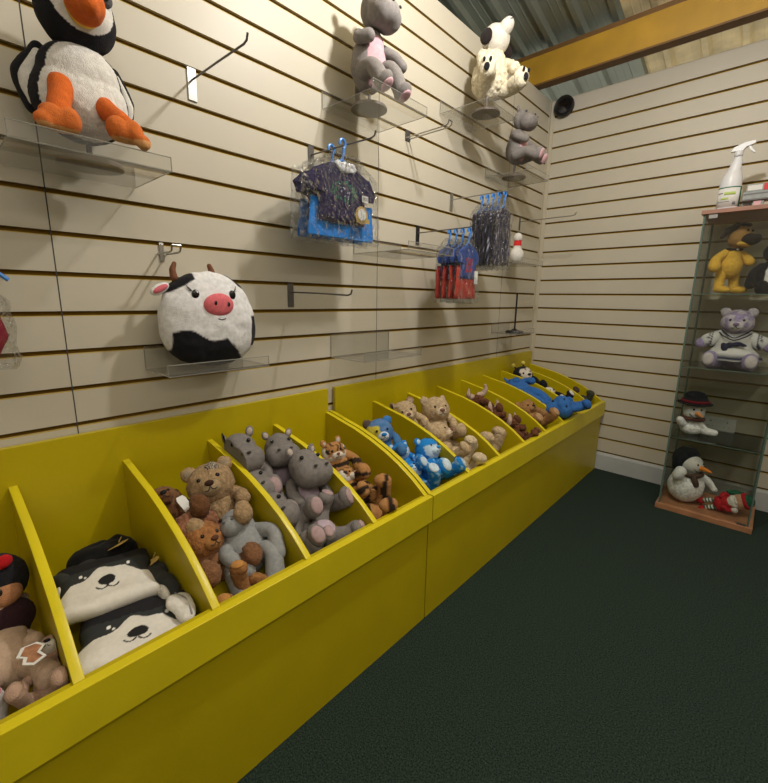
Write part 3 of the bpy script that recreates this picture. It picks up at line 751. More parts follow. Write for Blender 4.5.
# spray bottle
ZC = 1.6425
T = thing('spray_bottle', 'white trigger spray bottle with green-edged label on the cabinet', 'bottle', (1.088, -.270, ZC))
bx, by = 1.092, -.275
def oval(prof, sx, sy, cx, cy, seg=36):
    V = []; F = []
    for r, z, dx in prof:
        for k in range(seg):
            t = 2*PI*k/seg; V.append((cx+dx+sx*r*math.cos(t), cy+sy*r*math.sin(t), z))
    for i in range(len(prof)-1):
        for k in range(seg): F.append((i*seg+k, i*seg+(k+1) % seg, (i+1)*seg+(k+1) % seg, (i+1)*seg+k))
    F += [tuple(range(seg))[::-1], tuple(range((len(prof)-1)*seg, len(prof)*seg))]
    return V, F
MB().add(*oval([(.040, ZC+.0005, 0), (.046, ZC+.006, 0), (.046, ZC+.05, 0), (.046, ZC+.12, 0), (.045, ZC+.145, 0), (.040, ZC+.170, .001), (.032, ZC+.190, .003), (.027, ZC+.200, .005), (.028, ZC+.212, .007), (.023, ZC+.220, .008), (.025, ZC+.232, .010), (.019, ZC+.242, .011), (.016, ZC+.256, .012), (.014, ZC+.265, .012)], 1, .72, bx, by)).obj('bottle_body', M['white'], T, smooth=True)
hd = MB(); hd.add(*oval([(.016, ZC+.262, .012), (.018, ZC+.268, .012), (.018, ZC+.284, .012), (.015, ZC+.288, .012)], 1, 1, bx, by))
hd.prism([(bx-.022, ZC+.286), (bx-.012, ZC+.306), (bx+.030, ZC+.322), (bx+.070, ZC+.326), (bx+.073, ZC+.312), (bx+.058, ZC+.306), (bx+.038, ZC+.300), (bx+.028, ZC+.286)], 'y', by-.011, by+.011)
tr = hd.obj('spray_head', M['white'], T, bev=.002)
MB().prism([(bx+.044, ZC+.304), (bx+.054, ZC+.306), (bx+.062, ZC+.290), (bx+.077, ZC+.272), (bx+.072, ZC+.268), (bx+.056, ZC+.282)], 'y', by-.006, by+.006).obj('trigger', M['white'], tr, bev=.001)
def wrap(z0, z1, t0, t1, lift, name, m, parent):
    V = []; F = []; n = 20
    for z in (z0, z1):
        for k in range(n+1):
            t = t0+(t1-t0)*k/n; V.append((bx+(.046+lift)*math.cos(t), by+(.046*.72+lift)*math.sin(t), z))
    for z in (z0, z1):
        for k in range(n+1):
            t = t0+(t1-t0)*k/n; V.append((bx+(.0455+lift)*math.cos(t), by+(.0455*.72+lift)*math.sin(t), z))
    N = n+1
    for k in range(n): F += [(k, k+1, k+1+N, k+N), (k+2*N, k+3*N, k+1+3*N, k+1+2*N)]
    F += [(0, N, 3*N, 2*N), (n, N+n, 3*N+n, 2*N+n)] + [(k, k+2*N, k+1+2*N, k+1) for k in range(n)] + [(k+N, k+1+N, k+1+3*N, k+3*N) for k in range(n)]
    return link(name, pymesh(name, V, F, True), m, parent)
lb = wrap(ZC+.022, ZC+.112, -PI*1.02, .05*PI, .0012, 'label', M['paper'], T)
wrap(ZC+.112, ZC+.117, -PI*1.02, .05*PI, .0015, 'label_band', M['green'], lb)
wrap(ZC+.022, ZC+.112, -.14*PI, .05*PI, .0018, 'label_band', M['green'], lb)
wrap(ZC+.078, ZC+.092, -.62*PI, -.30*PI, .0017, 'label_print', M['lime'], lb)
wrap(ZC+.086, ZC+.091, -.85*PI, -.66*PI, .0017, 'label_print', M['greyprint'], lb)
wrap(ZC+.056, ZC+.066, -.70*PI, -.48*PI, .0017, 'label_print', M['lime'], lb)
wrap(ZC+.045, ZC+.048, -.85*PI, -.45*PI, .0017, 'label_print', M['greyprint'], lb)
wrap(ZC+.030, ZC+.044, -.36*PI, -.26*PI, .0017, 'label_print', M['greyprint'], lb)
# boxes beside the bottle
def boxthing(name, label, cat, a, b, m, rz=0, extra=None, group=None):
    c = Vector(((a[0]+b[0])/2, (a[1]+b[1])/2, a[2])); T = thing(name, label, cat, c, group)
    R = Matrix.Rotation(rz, 3, 'Z')
    MB().box(a, b, 0, R).obj('carton' if name != 'blister_pack' else 'shell', m, T, bev=.0012)
    if extra:
        for nm, p, q, mm in extra: MB().box(p, q, 0, R, tuple((Vector(a)+Vector(b))/2)).obj(nm, mm, T)
    return T
boxthing('small_box', 'grey-green small box standing behind the spray bottle', 'box', (1.150, -.262, ZC), (1.188, -.235, ZC+.040), M['greycard'])
boxthing('small_box', 'pink and grey small box beside the spray bottle', 'box', (1.193, -.290, ZC), (1.235, -.255, ZC+.040), M['greycard'], 0, [('pink_panel', (1.197, -.2915, ZC+.003), (1.224, -.2901, ZC+.037), M['pinkcard'])])
boxthing('small_box', 'dark flat box lying on the two small boxes', 'box', (1.150, -.300, ZC+.041), (1.300, -.225, ZC+.082), M['greycard'], 0, [('dark_stripe', (1.152, -.3015, ZC+.068), (1.298, -.3003, ZC+.074), M['greyprint']), ('dark_stripe', (1.152, -.3015, ZC+.042), (1.298, -.3003, ZC+.048), M['greyprint'])])
boxthing('small_box', 'grey box with a red corner, topmost on the cabinet', 'box', (1.160, -.295, ZC+.083), (1.330, -.225, ZC+.118), M['greycard'], 0, [('red_panel', (1.225, -.2965, ZC+.085), (1.300, -.2952, ZC+.116), M['red']), ('clear_panel', (1.165, -.2965, ZC+.088), (1.220, -.2952, ZC+.112), M['paper'])])

# yellow dog, top shelf
YD = (.66, .40, .055); TAN = (.34, .19, .06)
Z1 = 1.228
T = Plush('plush_dog', 'yellow dog plush with black muzzle standing on the top glass shelf', 'plush toy', (1.140, -.235, Z1+.002), (.75, -.66, 0), (0, 0, 1), 1.08)
T.part('body', melt([E((0, 0, .130), (.052, .055, .060)), E((.005, 0, .175), (.036, .040, .040))], .005, 6), YD, fur=.0012, freq=150)
for sd in (-1, 1):
    l = T.part('leg', Lb([(.0, sd*.032, .105), (.0, sd*.038, .06), (.004, sd*.042, .026)], [.024, .021, .022]), YD)
    T.part('foot', melt([E((.024, sd*.045, .019), (.040, .027, .018)), E((.045, sd*.045, .016), (.022, .022, .013))], .005, 5), YD, l)
T.part('arm', Lb([(0, -.030, .195), (-.0, -.075, .160), (.012, -.090, .125)], [.018, .022, .026]), YD)
T.part('arm', Lb([(0, .030, .195), (.02, .060, .175), (.045, .062, .150)], [.018, .019, .022]), YD)
H = HM((.018, .012, .268), (1, .15, -.12), (0, 0, 1), .056)
h = T.part('head', melt([E((0, 0, 0), (.85, .80, .95)), E((.45, 0, -.45), (.6, .58, .5))], .06, 5), TAN, H=H)
T.part('muzzle', melt([E((.85, 0, -.22), (.75, .60, .50)), E((1.3, 0, -.18), (.42, .46, .42))], .05, 5), (.012, .010, .010), h, H=H)
T.part('cheek', E((.55, 0, -.55), (.62, .62, .30)), YD, h, H=H)
for sd in (-1, 1):
    T.hard('eye', E((.72, sd*.26, .50), .10, n=3), M['gloss'], h, H=H)
    T.part('ear', Lb([(-.1, sd*.55, .75), (-.35, sd*1.0, .45), (-.55, sd*1.25, -.10)], [.22, .26, .16]), (.035, .028, .025), h, H=H)
T.part('tuft', melt([E((.0, 0, .95), (.62, .5, .2)), E((-.5, 0, .7), (.35, .5, .35))], .05, 3), (.035, .028, .022), h, H=H, fur=.003, freq=120)
T.part('collar', Lb([(.03+.0, math.cos(t)*.030, .207+.0*t) if 0 else (.006+.032*math.sin(t), .034*math.cos(t), .210) for t in np.linspace(0, 2*PI, 14)], [.005, .005], 8, 26), (.02, .02, .02))
T.hard('collar_ring', E((.042, -.012, .205), .006, n=2), M['metal'])
# black and white plush, partly outside the photo
plush('plush_penguin', 'black and white plush cut off by the right photo edge, top glass shelf', 'plush toy', (1.318, -.235, Z1+.004), (.25, -1, 0), (0, 0, 1), .92, 'bear', BLK, WHT, WHT, ORG, None, None, None,
      arms=[[(0, .05, .14), (.01, .085, .10), (.02, .095, .06)], [(0, -.05, .14), (.01, -.085, .10), (.02, -.090, .05)]], legs=[[(.02, .03, .03), (.05, .045, .022), (.07, .05, .022)], [(.02, -.03, .03), (.05, -.045, .022), (.07, -.05, .022)]], ears=False, bodyr=(.064, .072, .082), footcol=BLK)
# sailor bear
LAV = (.30, .25, .44); LAVL = (.50, .46, .54)
Z2 = .838
T = plush('plush_bear', 'lavender teddy in a white sailor dress on the middle glass shelf', 'plush toy', (1.216, -.190, Z2+.004), (0, -1, 0), (0, 0, 1), 1.12, 'bear', LAV, None, (.58, .55, .58), (.22, .16, .30), LAVL, None, (.56, .52, .54),
      arms=[[(0, .045, .145), (.01, .090, .125), (.02, .128, .105)], [(0, -.045, .145), (.01, -.090, .125), (.02, -.128, .105)]],
      legs=[[(.02, .045, .028), (.08, .065, .026), (.115, .072, .03)], [(.02, -.045, .028), (.08, -.065, .026), (.115, -.072, .03)]], fur=.0022, hc=(.03, 0, .215), hr=.064, limbr=1.05,
      headcf=lambda v: LAVL if noise.noise(Vector((v[0]*3, v[1]*3, v[2]*3))) > .0 else None)
DRW = (.62, .62, .62); DRN = (.012, .015, .05)
def ring(z, rx, ry, dx=0, n=44, ruff=0):
    return [(dx+rx*math.cos(2*PI*k/n)*(1+ruff*math.sin(k*2*PI/n*9)), ry*math.sin(2*PI*k/n)*(1+ruff*math.sin(k*2*PI/n*9)), z) for k in range(n)]
def loft(rings, close=True):
    V = []; F = []; n = len(rings[0])
    for r in rings: V += r
    for i in range(len(rings)-1):
        for k in range(n): F.append((i*n+k, i*n+(k+1) % n, (i+1)*n+(k+1) % n, (i+1)*n+k))
    m = len(rings)
    # inner skin so that the cloth has a thickness
    c = np.array(V); V2 = c.copy(); cen = c.reshape(m, n, 3).mean(1); 
    for i in range(m): V2[i*n:(i+1)*n] = cen[i]+(c[i*n:(i+1)*n]-cen[i])*.95
    F += [tuple(q+m*n for q in f[::-1]) for f in F]
    for k in range(n):
        F.append((k, k+m*n, (k+1) % n+m*n, (k+1) % n)); o_ = (m-1)*n
        F.append((o_+k, o_+(k+1) % n, o_+(k+1) % n+m*n, o_+k+m*n))
    return np.vstack([c, V2]), F
dr = T.part('dress', loft([ring(.172, .044, .046), ring(.150, .058, .064), ring(.11, .068, .072), ring(.095, .070, .073), ring(.07, .088, .092, .012, ruff=.03), ring(.05, .104, .108, .02, ruff=.05), ring(.046, .106, .110, .021, ruff=.05), ring(.036, .112, .116, .024, ruff=.05)]), DRW, m=CL,
            cf=lambda v: DRN if .044 < v[2] < .051 else None)
for sd in (-1, 1):
    q = T.part('sleeve', Lb([(0, sd*.048, .146), (.006, sd*.075, .133), (.014, sd*.100, .120)], [.030, .031, .033], 18, 40), DRW, dr, m=CL,
               cf=lambda v: DRN if (.084 < abs(v[1]) < .089 or .094 < abs(v[1]) < .099) else None)
for z_, r_ in ((.168, .0), (.158, .008)):
    T.part('collar_stripe', Lb([(.028+r_, .052+r_, z_+.005), (.064+r_, .028+r_, z_-.012), (.078, 0, z_-.026), (.064+r_, -.028-r_, z_-.012), (.028+r_, -.052-r_, z_+.005)], [.0028, .0028], 8, 24), DRN, dr, m=CL, wrinkle=0)
bw = T.part('bow', melt([E((.078, .012, .113), (.008, .022, .012), (.3, 0, 0)), E((.078, -.012, .108), (.008, .016, .014)), E((.082, -.030, .096), (.006, .014, .024), (.3, 0, 0)), E((.080, .035, .112), (.005, .020, .007), (-.3, 0, 0))], .003, 3), DRN, dr, m=CL)
# hatted snowman, third shelf
SNW = (.80, .81, .82); SCF = (.12, .045, .035)
Z3 = .433
T = Plush('plush_snowman', 'snowman plush in black bowler hat on the third glass shelf', 'plush toy', (1.095, -.235, Z3+.002), (.45, -1, 0), (0, 0, 1), 1.0)
T.part('body', melt([E((0, 0, .038), (.050, .058, .040)), E((0, 0, .07), (.036, .040, .03))], .005, 5), SNW, fur=.0016, freq=110)
T.part('arm', Lb([(.01, .03, .065), (.035, .055, .035), (.050, .095, .030)], [.022, .022, .019]), SNW, fur=.0012)
T.part('arm', Lb([(.0, -.03, .070), (.02, -.055, .065), (.03, -.070, .085)], [.022, .022, .020]), SNW, fur=.0012)
h = T.part('head', melt([E((.005, 0, .145), (.050, .054, .044)), E((.012, 0, .122), (.048, .052, .034))], .005, 5), (.50, .50, .47))
T.part('carrot_nose', Lb([(.05, .0, .130), (.075, .003, .132), (.098, .008, .128)], [.015, .011, .005], 12), (.75, .30, .10), h)
for sd in (-1, 1): T.hard('eye', E((.052, sd*.018, .155), (.005, .006, .007), n=2), M['gloss'], h)
T.hard('smile', Lb([(.050, -.035, .128), (.060, -.012, .108), (.058, .018, .112)], [.0016, .0016], 6, 8), M['black'], h)
T.part('scarf', Lb([(.006+.046*math.sin(t), .048*math.cos(t), .096) for t in np.linspace(0, 2*PI, 14)], [.011, .011], 10, 30), SCF)
ht = T.part('hat', melt([E((-.002, 0, .200), (.056, .062, .036)), E((-.002, 0, .222), (.048, .054, .030))], .005, 3), BLK)
T.part('hat_brim', melt([E((0, 0, .183), (.080, .086, .009))], .004, 2), (.014, .010, .012), ht)
T.part('hat_band', Lb([(-.002+.057*math.sin(t), .063*math.cos(t), .195) for t in np.linspace(0, 2*PI, 18)], [.008, .008], 8, 40), (.16, .008, .018), ht)
# big snowman on the base
T = Plush('plush_snowman', 'large round snowman plush leaning in the bottom of the cabinet', 'plush toy', (1.118, -.262, .031), (.95, -.5, 0), (.0, 0, 1), 1.08)
T.part('body', melt([E((0, 0, .088), (.082, .086, .087)), E((0, 0, .15), (.055, .058, .04))], .006, 6), SNW, fur=.0018, freq=80)
h = T.part('head', E((.012, 0, .215), (.052, .054, .050)), (.62, .62, .60))
T.part('carrot_nose', Lb([(.05, 0, .213), (.085, -.002, .213), (.115, -.004, .211)], [.014, .011, .005], 12), (.78, .26, .04), h)
for sd in (-1, 1): T.hard('eye', E((.058, sd*.020, .230), (.004, .005, .006), n=2), M['gloss'], h)
T.hard('smile', Lb([(.052, -.032, .205), (.060, -.012, .188), (.058, .018, .190)], [.0016, .0016], 6, 8), M['black'], h)
T.part('hat', melt([E((-.025, .012, .222), (.050, .080, .078), (0, .3, 0)), E((-.045, .015, .232), (.045, .065, .062))], .006, 4), BLK)
s_ = T.part('scarf', Lb([(.010+.050*math.sin(t), .052*math.cos(t), .168) for t in np.linspace(0, 2*PI, 14)], [.013, .013], 10, 30), (.09, .055, .04), fur=.001)
T.part('scarf_end', Lb([(.050, -.03, .165), (.065, -.035, .145), (.070, -.03, .125)], [.014, .015, .013], 10), (.09, .055, .04), s_)
T.part('arm', Lb([(0, -.060, .150), (.01, -.090, .165), (.02, -.085, .19)], [.024, .026, .026]), SNW, fur=.0015)
T.part('arm', Lb([(.01, .055, .150), (.06, .075, .13), (.10, .07, .10)], [.022, .018, .014]), SNW, fur=.0015)
# elf lying down
RED = (.42, .018, .025); GRN = (.02, .11, .06); SKIN = (.52, .30, .20)
T = Plush('plush_elf', 'red and green elf doll lying in the bottom of the cabinet', 'doll', (1.285, -.270, .075), (-.2, -1, .55), (.95, 0, .42), 1.0)
T.part('body', melt([E((0, 0, .03), (.038, .042, .045)), E((0, 0, .0), (.038, .042, .03))], .004, 4), RED)
for sd in (-1, 1):
    l = T.part('leg', Lb([(0, sd*.018, -.02), (.012, sd*.02, -.05), (.0, sd*.022, -.072)], [.014, .013, .013], 14, 40), WHT, m=CL, cf=lambda v: GRN if math.sin(v[2]*420) > 0 else None)
    T.part('shoe', melt([E((.0, sd*.026, -.086), (.022, .022, .020)), E((.020, sd*.026, -.092), (.016, .012, .012))], .004, 4), RED, l)
    T.part('arm', Lb([(0, sd*.030, .05), (.02, sd*.045, .035), (.03, sd*.03, .02)], [.012, .011, .012]), RED if sd < 0 else RED)
h = T.part('head', E((.006, 0, .092), (.038, .042, .040)), SKIN)
T.part('beard', melt([E((.026, 0, .070), (.020, .036, .022)), E((.022, 0, .052), (.016, .024, .018))], .003, 3), (.70, .68, .62), h)
T.part('moustache', melt([E((.043, .010, .080), (.006, .012, .006)), E((.043, -.010, .080), (.006, .012, .006))], .003, 2), (.6, .58, .54), h)
T.part('nose', E((.040, 0, .102), .007, n=3), SKIN, h)
for sd in (-1, 1): T.hard('eye', E((.035, sd*.012, .112), .0035, n=2), M['gloss'], h)
T.part('hat', Lb([(-.006, 0, .114), (-.030, -.01, .118), (-.035, -.045, .09), (-.02, -.062, .055)], [.040, .034, .026, .014]), GRN)
T.part('hat_cuff', Lb([(.005+.030*math.sin(t), .037*math.cos(t), .120-.2*.03*math.sin(t)) for t in np.linspace(0, 2*PI, 14)], [.009, .009], 10, 28), RED)
T.part('hat_bobble', E((.015, .045, .060), .016), WHT, fur=.001)
# ================================================================== PLUSH TOYS IN THE BINS
UP = (0, 0, 1)
# a toy reclining on the slope of a bay: head towards the back board
def lie(name, label, x, y, z, s, head, col, up=(-.75, 0, .45), fwd=(.5, 0, .8), **k):
    return plush(name, label, 'plush toy', (x, y, z), fwd, up, s, head, col, **k)
# ---- bay behind the left photo edge
CLIP[0] = (-3.35, -3.095, 0.42, 0.4)
T = Plush('plush_doll', 'black plush with a red bow and tan face in the left-most bay', 'plush toy', (.225, -3.160, .535), (.9, -.3, .5), (-.3, 0, 1), 1.0)
h = T.part('head', E((0, 0, .035), (.058, .052, .056)), BLK)
T.part('face', E((.030, .0, .012), (.034, .044, .034)), (.42, .20, .10), h)
for sd in (-1, 1):
    T.part('bow', E((.045, sd*.018+.005, .078), (.012, .018, .013), (sd*.4, 0, 0)), (.45, .01, .015), h)
    T.hard('eye', E((.060, sd*.014, .022), (.004, .005, .008), n=2), M['gloss'], h)
T.hard('nose', E((.066, 0, .008), .007, n=3), M['gloss'], h)
T.part('body', E((.02, 0, -.045), (.05, .055, .045)), (.03, .012, .016))
T = plush('plush_bear', 'cream plush with black collar lying behind the first divider', 'plush toy', (.395, -3.175, .445), (.35, .0, .95), (-.9, .05, .22), .74, 'bear', (.52, .38, .28), None, None, BLK, legs=[[(.01, .035, .03), (.04, .06, -.02), (.05, .07, -.07)], [(.01, -.035, .03), (.04, -.06, -.02), (.05, -.07, -.07)]],
      arms=[[(0, .045, .12), (.02, .06, .08), (.05, .055, .06)], [(0, -.05, .135), (.03, -.085, .10), (.055, -.085, .065)]])
T.part('collar', Lb([(.012+.046*math.sin(t), .048*math.cos(t), .165) for t in np.linspace(0, 2*PI, 14)], [.012, .012], 10, 30), BLK)
T = thing('swing_tag', 'white-edged brown paper tag on top of the left-most toys', 'tag', (.47, -3.150, .52))
o = MB().prism([(.430, -3.155), (.452, -3.165), (.462, -3.156), (.478, -3.160), (.492, -3.146), (.482, -3.126), (.462, -3.132), (.448, -3.122), (.432, -3.132)], 'z', .532, .5335).obj('card', M['paper'], T)
MB().prism([(.434, -3.150), (.453, -3.159), (.464, -3.150), (.477, -3.154), (.486, -3.145), (.479, -3.131), (.462, -3.137), (.449, -3.127), (.436, -3.135)], 'z', .5336, .5341).obj('printed_face', mat('brown_print', (.36, .17, .09), .5, var=.4, vscale=70), T)
plush('plush_pig', 'white plush with pink rump at the front of the left-most bay', 'plush toy', (.478, -3.195, .430), (.5, -.2, .9), (-.4, -1, .1), .48, 'bear', (.66, .64, .66), None, (.62, .30, .34), (.60, .24, .28), (.62, .30, .34), hc=(.03, 0, .19), footcol=(.62, .22, .28))
T = plush('plush_dog', 'tan plush with white paw lying against the first divider', 'plush toy', (.485, -3.135, .430), (.3, -.2, .95), (-.5, .2, .3), .46, 'dog', (.45, .30, .22), None, WHT, BLK, BLK, ears=True)

# ---- flat hooded capes with printed dog faces
CLIP[0] = (-3.095, -2.84, 0.42, 0.4)
def cape(label, cx, cy, z0, w, d, rot, tiltx, tilty, seed, dark=(.030, .034, .036), backcol=BLK):
    T = thing('face_cushion', label, 'plush toy', (cx, cy, z0), 'flat plush with printed dog faces')
    n, m = 110, 90; V = []; F = []; R = Matrix.Rotation(rot, 3, 'Z')
    def shape(u, v):     # u across, v from back (0) to front (1)
        hw = w*.5*(1-.10*math.exp(-((v-.5)/.16)**2)); x = (v-.5)*d
        return x, (u-.5)*2*hw
    for sd in (1, -1):
        for i in range(m+1):
            for j in range(n+1):
                u, v = j/n, i/m; x, y = shape(u, v)
                e = min(1, min(u, 1-u, v, 1-v)*7); th = .024*math.sqrt(max(0, 1-(1-e)**2))
                q = R @ Vector((x, y, 0)); zz = tiltx*x+tilty*y+.006*noise.noise(Vector((x*22, y*22, seed)))+.012*noise.noise(Vector((x*9, y*9, seed+4)))
                V.append((cx+q.x, cy+q.y, z0+.026+zz+sd*th))
    N = n+1; K = (m+1)*N
    for i in range(m):
        for j in range(n):
            q = (i*N+j, i*N+j+1, (i+1)*N+j+1, (i+1)*N+j); F.append(q[::-1] if 1 else q); F.append(tuple(a+K for a in q))
    me = pymesh('cushion', V, F, True); bm = bmesh.new(); bm.from_mesh(me); bmesh.ops.remove_doubles(bm, verts=bm.verts, dist=.00002); bmesh.ops.recalc_face_normals(bm, faces=bm.faces); bm.to_mesh(me); bm.free()
    cols = np.ones((len(me.vertices), 4), np.float32)
    for i, vv in enumerate(me.vertices):
        q = R.transposed() @ Vector((vv.co.x-cx, vv.co.y-cy, 0)); x = q.x/d+.5; y = q.y/w     # x: 0 back .. 1 front ; y: -.5 .. .5
        edge = .50+.14*math.cos(y*2*PI*1.0)*-1+.03*math.sin(y*23)
        c = WHT if x > edge else dark
        if x < .30: c = backcol
        # white wedge between the eye patches
        if x > .44 and abs(y-.04) < .05*(x-.38)/.2: c = WHT
        # nose and smile
        if ((x-.60)/.085)**2+((y)/.085)**2 < 1: c = (.015, .015, .018)
        for sg in (-1, 1):
            rr = math.hypot((x-.68)/1.0, (y-sg*.055)*w/d)
            if abs(rr-.055) < .010 and x > .68: c = (.02, .02, .02)
            if ((x-.40)/.030)**2+((y-sg*.24)/.018)**2 < 1: c = (.80, .80, .80)
            if ((x-.44)/.020)**2+((y-sg*.20)/.014)**2 < 1: c = (.75, .75, .75)
        cols[i, :3] = c
    me.color_attributes.new('tint', 'FLOAT_COLOR', 'POINT').data.foreach_set('color', cols.ravel())
    link('cushion', me, CL, T)
    return T

T1 = cape('flat black and white dog-face plush at the front of the second bay', .440, -2.965, .420, .235, .20, -.35, -.02, -.02, 1)
T2 = cape('folded black and white dog-face plush lying on the front one', .262, -2.975, .462, .205, .200, -.18, .02, .0, 5)
for (lb, c, r, rz, col) in (('dark grey hood piece standing up at the left of the face plush', (.200, -3.052, .478), (.050, .022, .040), .3, (.04, .043, .04)),
                       ('black folded plush heaped at the back of the second bay', (.120, -2.945, .470), (.060, .085, .050), -.2, (.006, .006, .007)),
                       ('dark grey folded sleeve beside the second divider', (.330, -2.876, .462), (.080, .026, .044), .1, (.035, .038, .038))):
    T = Plush('folded_plush', lb, 'plush toy', c, (1, 0, 0), UP, 1.0)
    T.part('cloth_body', melt([E((0, 0, 0), r, (0, 0, rz)), E((-r[0]*.4, r[1]*.5, r[2]*.4), (r[0]*.5, r[1]*.4, r[2]*.5))], .004, 5), col, wrinkle=.008)
    T.part('white_cuff', E((r[0]*.6, -r[1]*.5, r[2]*.25), (r[0]*.35, r[1]*.45, r[2]*.45)), WHT if 'heaped' not in lb else (.03, .03, .035), wrinkle=.004)
T = Plush('folded_plush', 'white ear flap lying at the right end of the front face plush', 'plush toy', (.468, -2.878, .480), (1, 0, 0), UP, 1.0)
T.part('cloth_body', melt([E((0, 0, 0), (.050, .024, .014), (0, 0, -.2)), E((-.02, -.01, .004), (.03, .018, .012))], .003, 4), WHT, wrinkle=.005)
T.part('seam', Lb([(-.045, .0, .012), (0, .008, .017), (.045, .0, .010)], [.0012, .0012], 6), (.3, .3, .3))
for lb, p, rz in (('gold paper tag on the black folded plush', (.165, -2.915, .525), .5), ('small gold tag by the second divider', (.285, -2.872, .512), 1.2)):
    T = thing('swing_tag', lb, 'tag', p, 'gold paper tags'); R = Matrix.Rotation(rz, 3, 'Z') @ Matrix.Rotation(-.5, 3, 'Y')
    V, F = MB().prism([(-.020, -.022), (.012, -.018), (.022, 0), (.012, .018), (-.020, .022), (-.014, 0)], 'z', -.0007, .0007).V, MB().prism([(-.020, -.022), (.012, -.018), (.022, 0), (.012, .018), (-.020, .022), (-.014, 0)], 'z', -.0007, .0007).F
    k = 1 if rz < 1 else .6
    MB().add([tuple(R @ (Vector(v)*k)+Vector(p)) for v in V], F).obj('card', M['gold'], T)
    MB().tube([tuple(Vector(p)+Vector((-.012, 0, 0))), tuple(Vector(p)+Vector((-.02, .01, .008))), tuple(Vector(p)+Vector((-.03, .005, -.012)))], .0008, 6).obj('string', M['gold'], T)

# ---- third bay: teddies, lion and grey donkey
CLIP[0] = (-2.84, -2.585, 0.52, 0.39)
FAWN = (.34, .23, .125); BRN = (.13, .055, .022); LIO = (.20, .095, .045)
def chk(v):
    if v[2] > .42 and -.62 < v[1] < -.02 and v[0] > -.35: return (.55, .50, .42) if (int((v[1]+5)*14)+int((v[0]+5)*14)) % 2 else (.05, .03, .025)
T = plush('plush_bear', 'fawn teddy with a checked patch on its head, top of the third bay', 'plush toy', (.262, -2.668, .500), (.85, -.45, .45), (-.45, 0, .8), .86, 'bear', FAWN, None, (.36, .26, .15), (.045, .018, .01), FAWN, (.30, .24, .16), None,
      fur=.0035, headcf=None, hc=(.02, 0, .165), hr=.078, look=(1, 0, .1), arms=[[(0, .05, .12), (.04, .08, .10), (.075, .085, .085)], [(0, -.05, .12), (.05, -.07, .08), (.09, -.05, .06)]], ears=True)

hd_ = [c for c in T.root.children if c.name.startswith('head')][0]
Hh = HM((.02, 0, .165), (1, 0, .1), (0, 0, 1), .078)
def pchk(v):
    return (.42, .36, .28) if (int(v[1]*26+50)+int(v[0]*26+50)) % 2 else (.03, .02, .015)
T.part('checked_patch', E((.42, .20, .50), .37, None, 5), (.5, .5, .5), hd_, H=Hh, cf=pchk, m=CL, wrinkle=.001)
plush('plush_dog', 'shaggy brown plush lying against the third divider', 'plush toy', (.230, -2.785, .500), (.6, -.2, .8), (-.7, 0, .6), .85, 'dog', BRN, None, (.16, .07, .03), BLK, (.22, .12, .06), fur=.008, hr=.055, bodyr=(.05, .045, .08), hc=(.01, .0, .155),
      arms=[[(0, .035, .13), (.03, .05, .10), (.05, .045, .065)], [(0, -.035, .13), (.03, -.05, .10), (.05, -.045, .065)]], headcol=(.20, .10, .045))
T = thing('swing_tag', 'white paper tag on the shaggy brown plush', 'tag', (.245, -2.768, .612))
R = Matrix.Rotation(.35, 3, 'Z') @ Matrix.Rotation(.75, 3, 'Y')
MB().box((-.030, -.013, -.0008), (.030, .013, .0008)).V
MB().add([tuple(R @ Vector(v)+Vector((.245, -2.768, .612))) for v in MB().prism([(-.030, -.010), (-.02, -.015), (.03, -.013), (.03, .013), (-.02, .015), (-.030, .010)], 'z', -.0008, .0008).V], MB().prism([(0, 0)]*6, 'z', 0, 1).F).obj('card', M['paper'], T)
MB().tube([(.225, -2.768, .628), (.21, -2.765, .622), (.20, -2.77, .605)], .0009, 6).obj('string', M['paper'], T)
T = plush('plush_lion', 'curly brown lion plush with orange-tan face in the third bay', 'plush toy', (.370, -2.768, .425), (.75, .15, .6), (-.5, 0, .75), .86, 'bear', LIO, None, (.34, .16, .05), (.10, .04, .02), LIO, None, None,
      fur=.006, headcol=(.30, .13, .045), hfur=.002, hc=(.03, 0, .135), hr=.064, muzc=(.40, .19, .06) if False else (.36, .17, .055)) if False else \
    plush('plush_lion', 'curly brown lion plush with orange-tan face in the third bay', 'plush toy', (.370, -2.768, .425), (.75, .15, .6), (-.5, 0, .75), .86, 'bear', LIO, None, (.36, .17, .055), (.10, .04, .02), LIO, None, None,
      fur=.006, headcol=(.30, .13, .045), hfur=.002, hc=(.03, 0, .135), hr=.064)
T.part('mane', melt([E((.03+.0-.02, .062*math.cos(t), .150+.062*math.sin(t)), (.034, .030, .030)) for t in np.linspace(-.3, PI+.3, 9)], .006, 2), (.25, .11, .06), fur=.009, freq=60)
GRD = (.30, .31, .315)
plush('plush_donkey', 'light grey floppy donkey plush in the third bay', 'plush toy', (.415, -2.668, .440), (.55, -.35, .8), (-.55, .05, .55), .92, 'donkey', GRD, None, None, None, GRD, None, None, hc=(.0, -.005, .150), hr=.060, look=(.85, -.2, .1),
      arms=[[(0, .04, .11), (.05, .085, .075), (.06, .075, .01)], [(0, -.045, .10), (.055, -.055, .06), (.07, -.02, .0)]], legs=[[(.01, .03, .04), (.06, .06, .02), (.055, .045, -.055)], [(.01, -.03, .03), (.05, -.055, .01), (.055, -.045, -.06)]], limbr=.95)
plush('plush_bear', 'orange-brown plush foot and body at the front of the third bay', 'plush toy', (.475, -2.745, .405), (.5, 0, .9), (.6, .4, .2), .62, 'bear', (.30, .14, .045), None, None, (.10, .04, .02), None, None, (.50, .24, .07), hc=(.02, 0, .12), fur=.003)

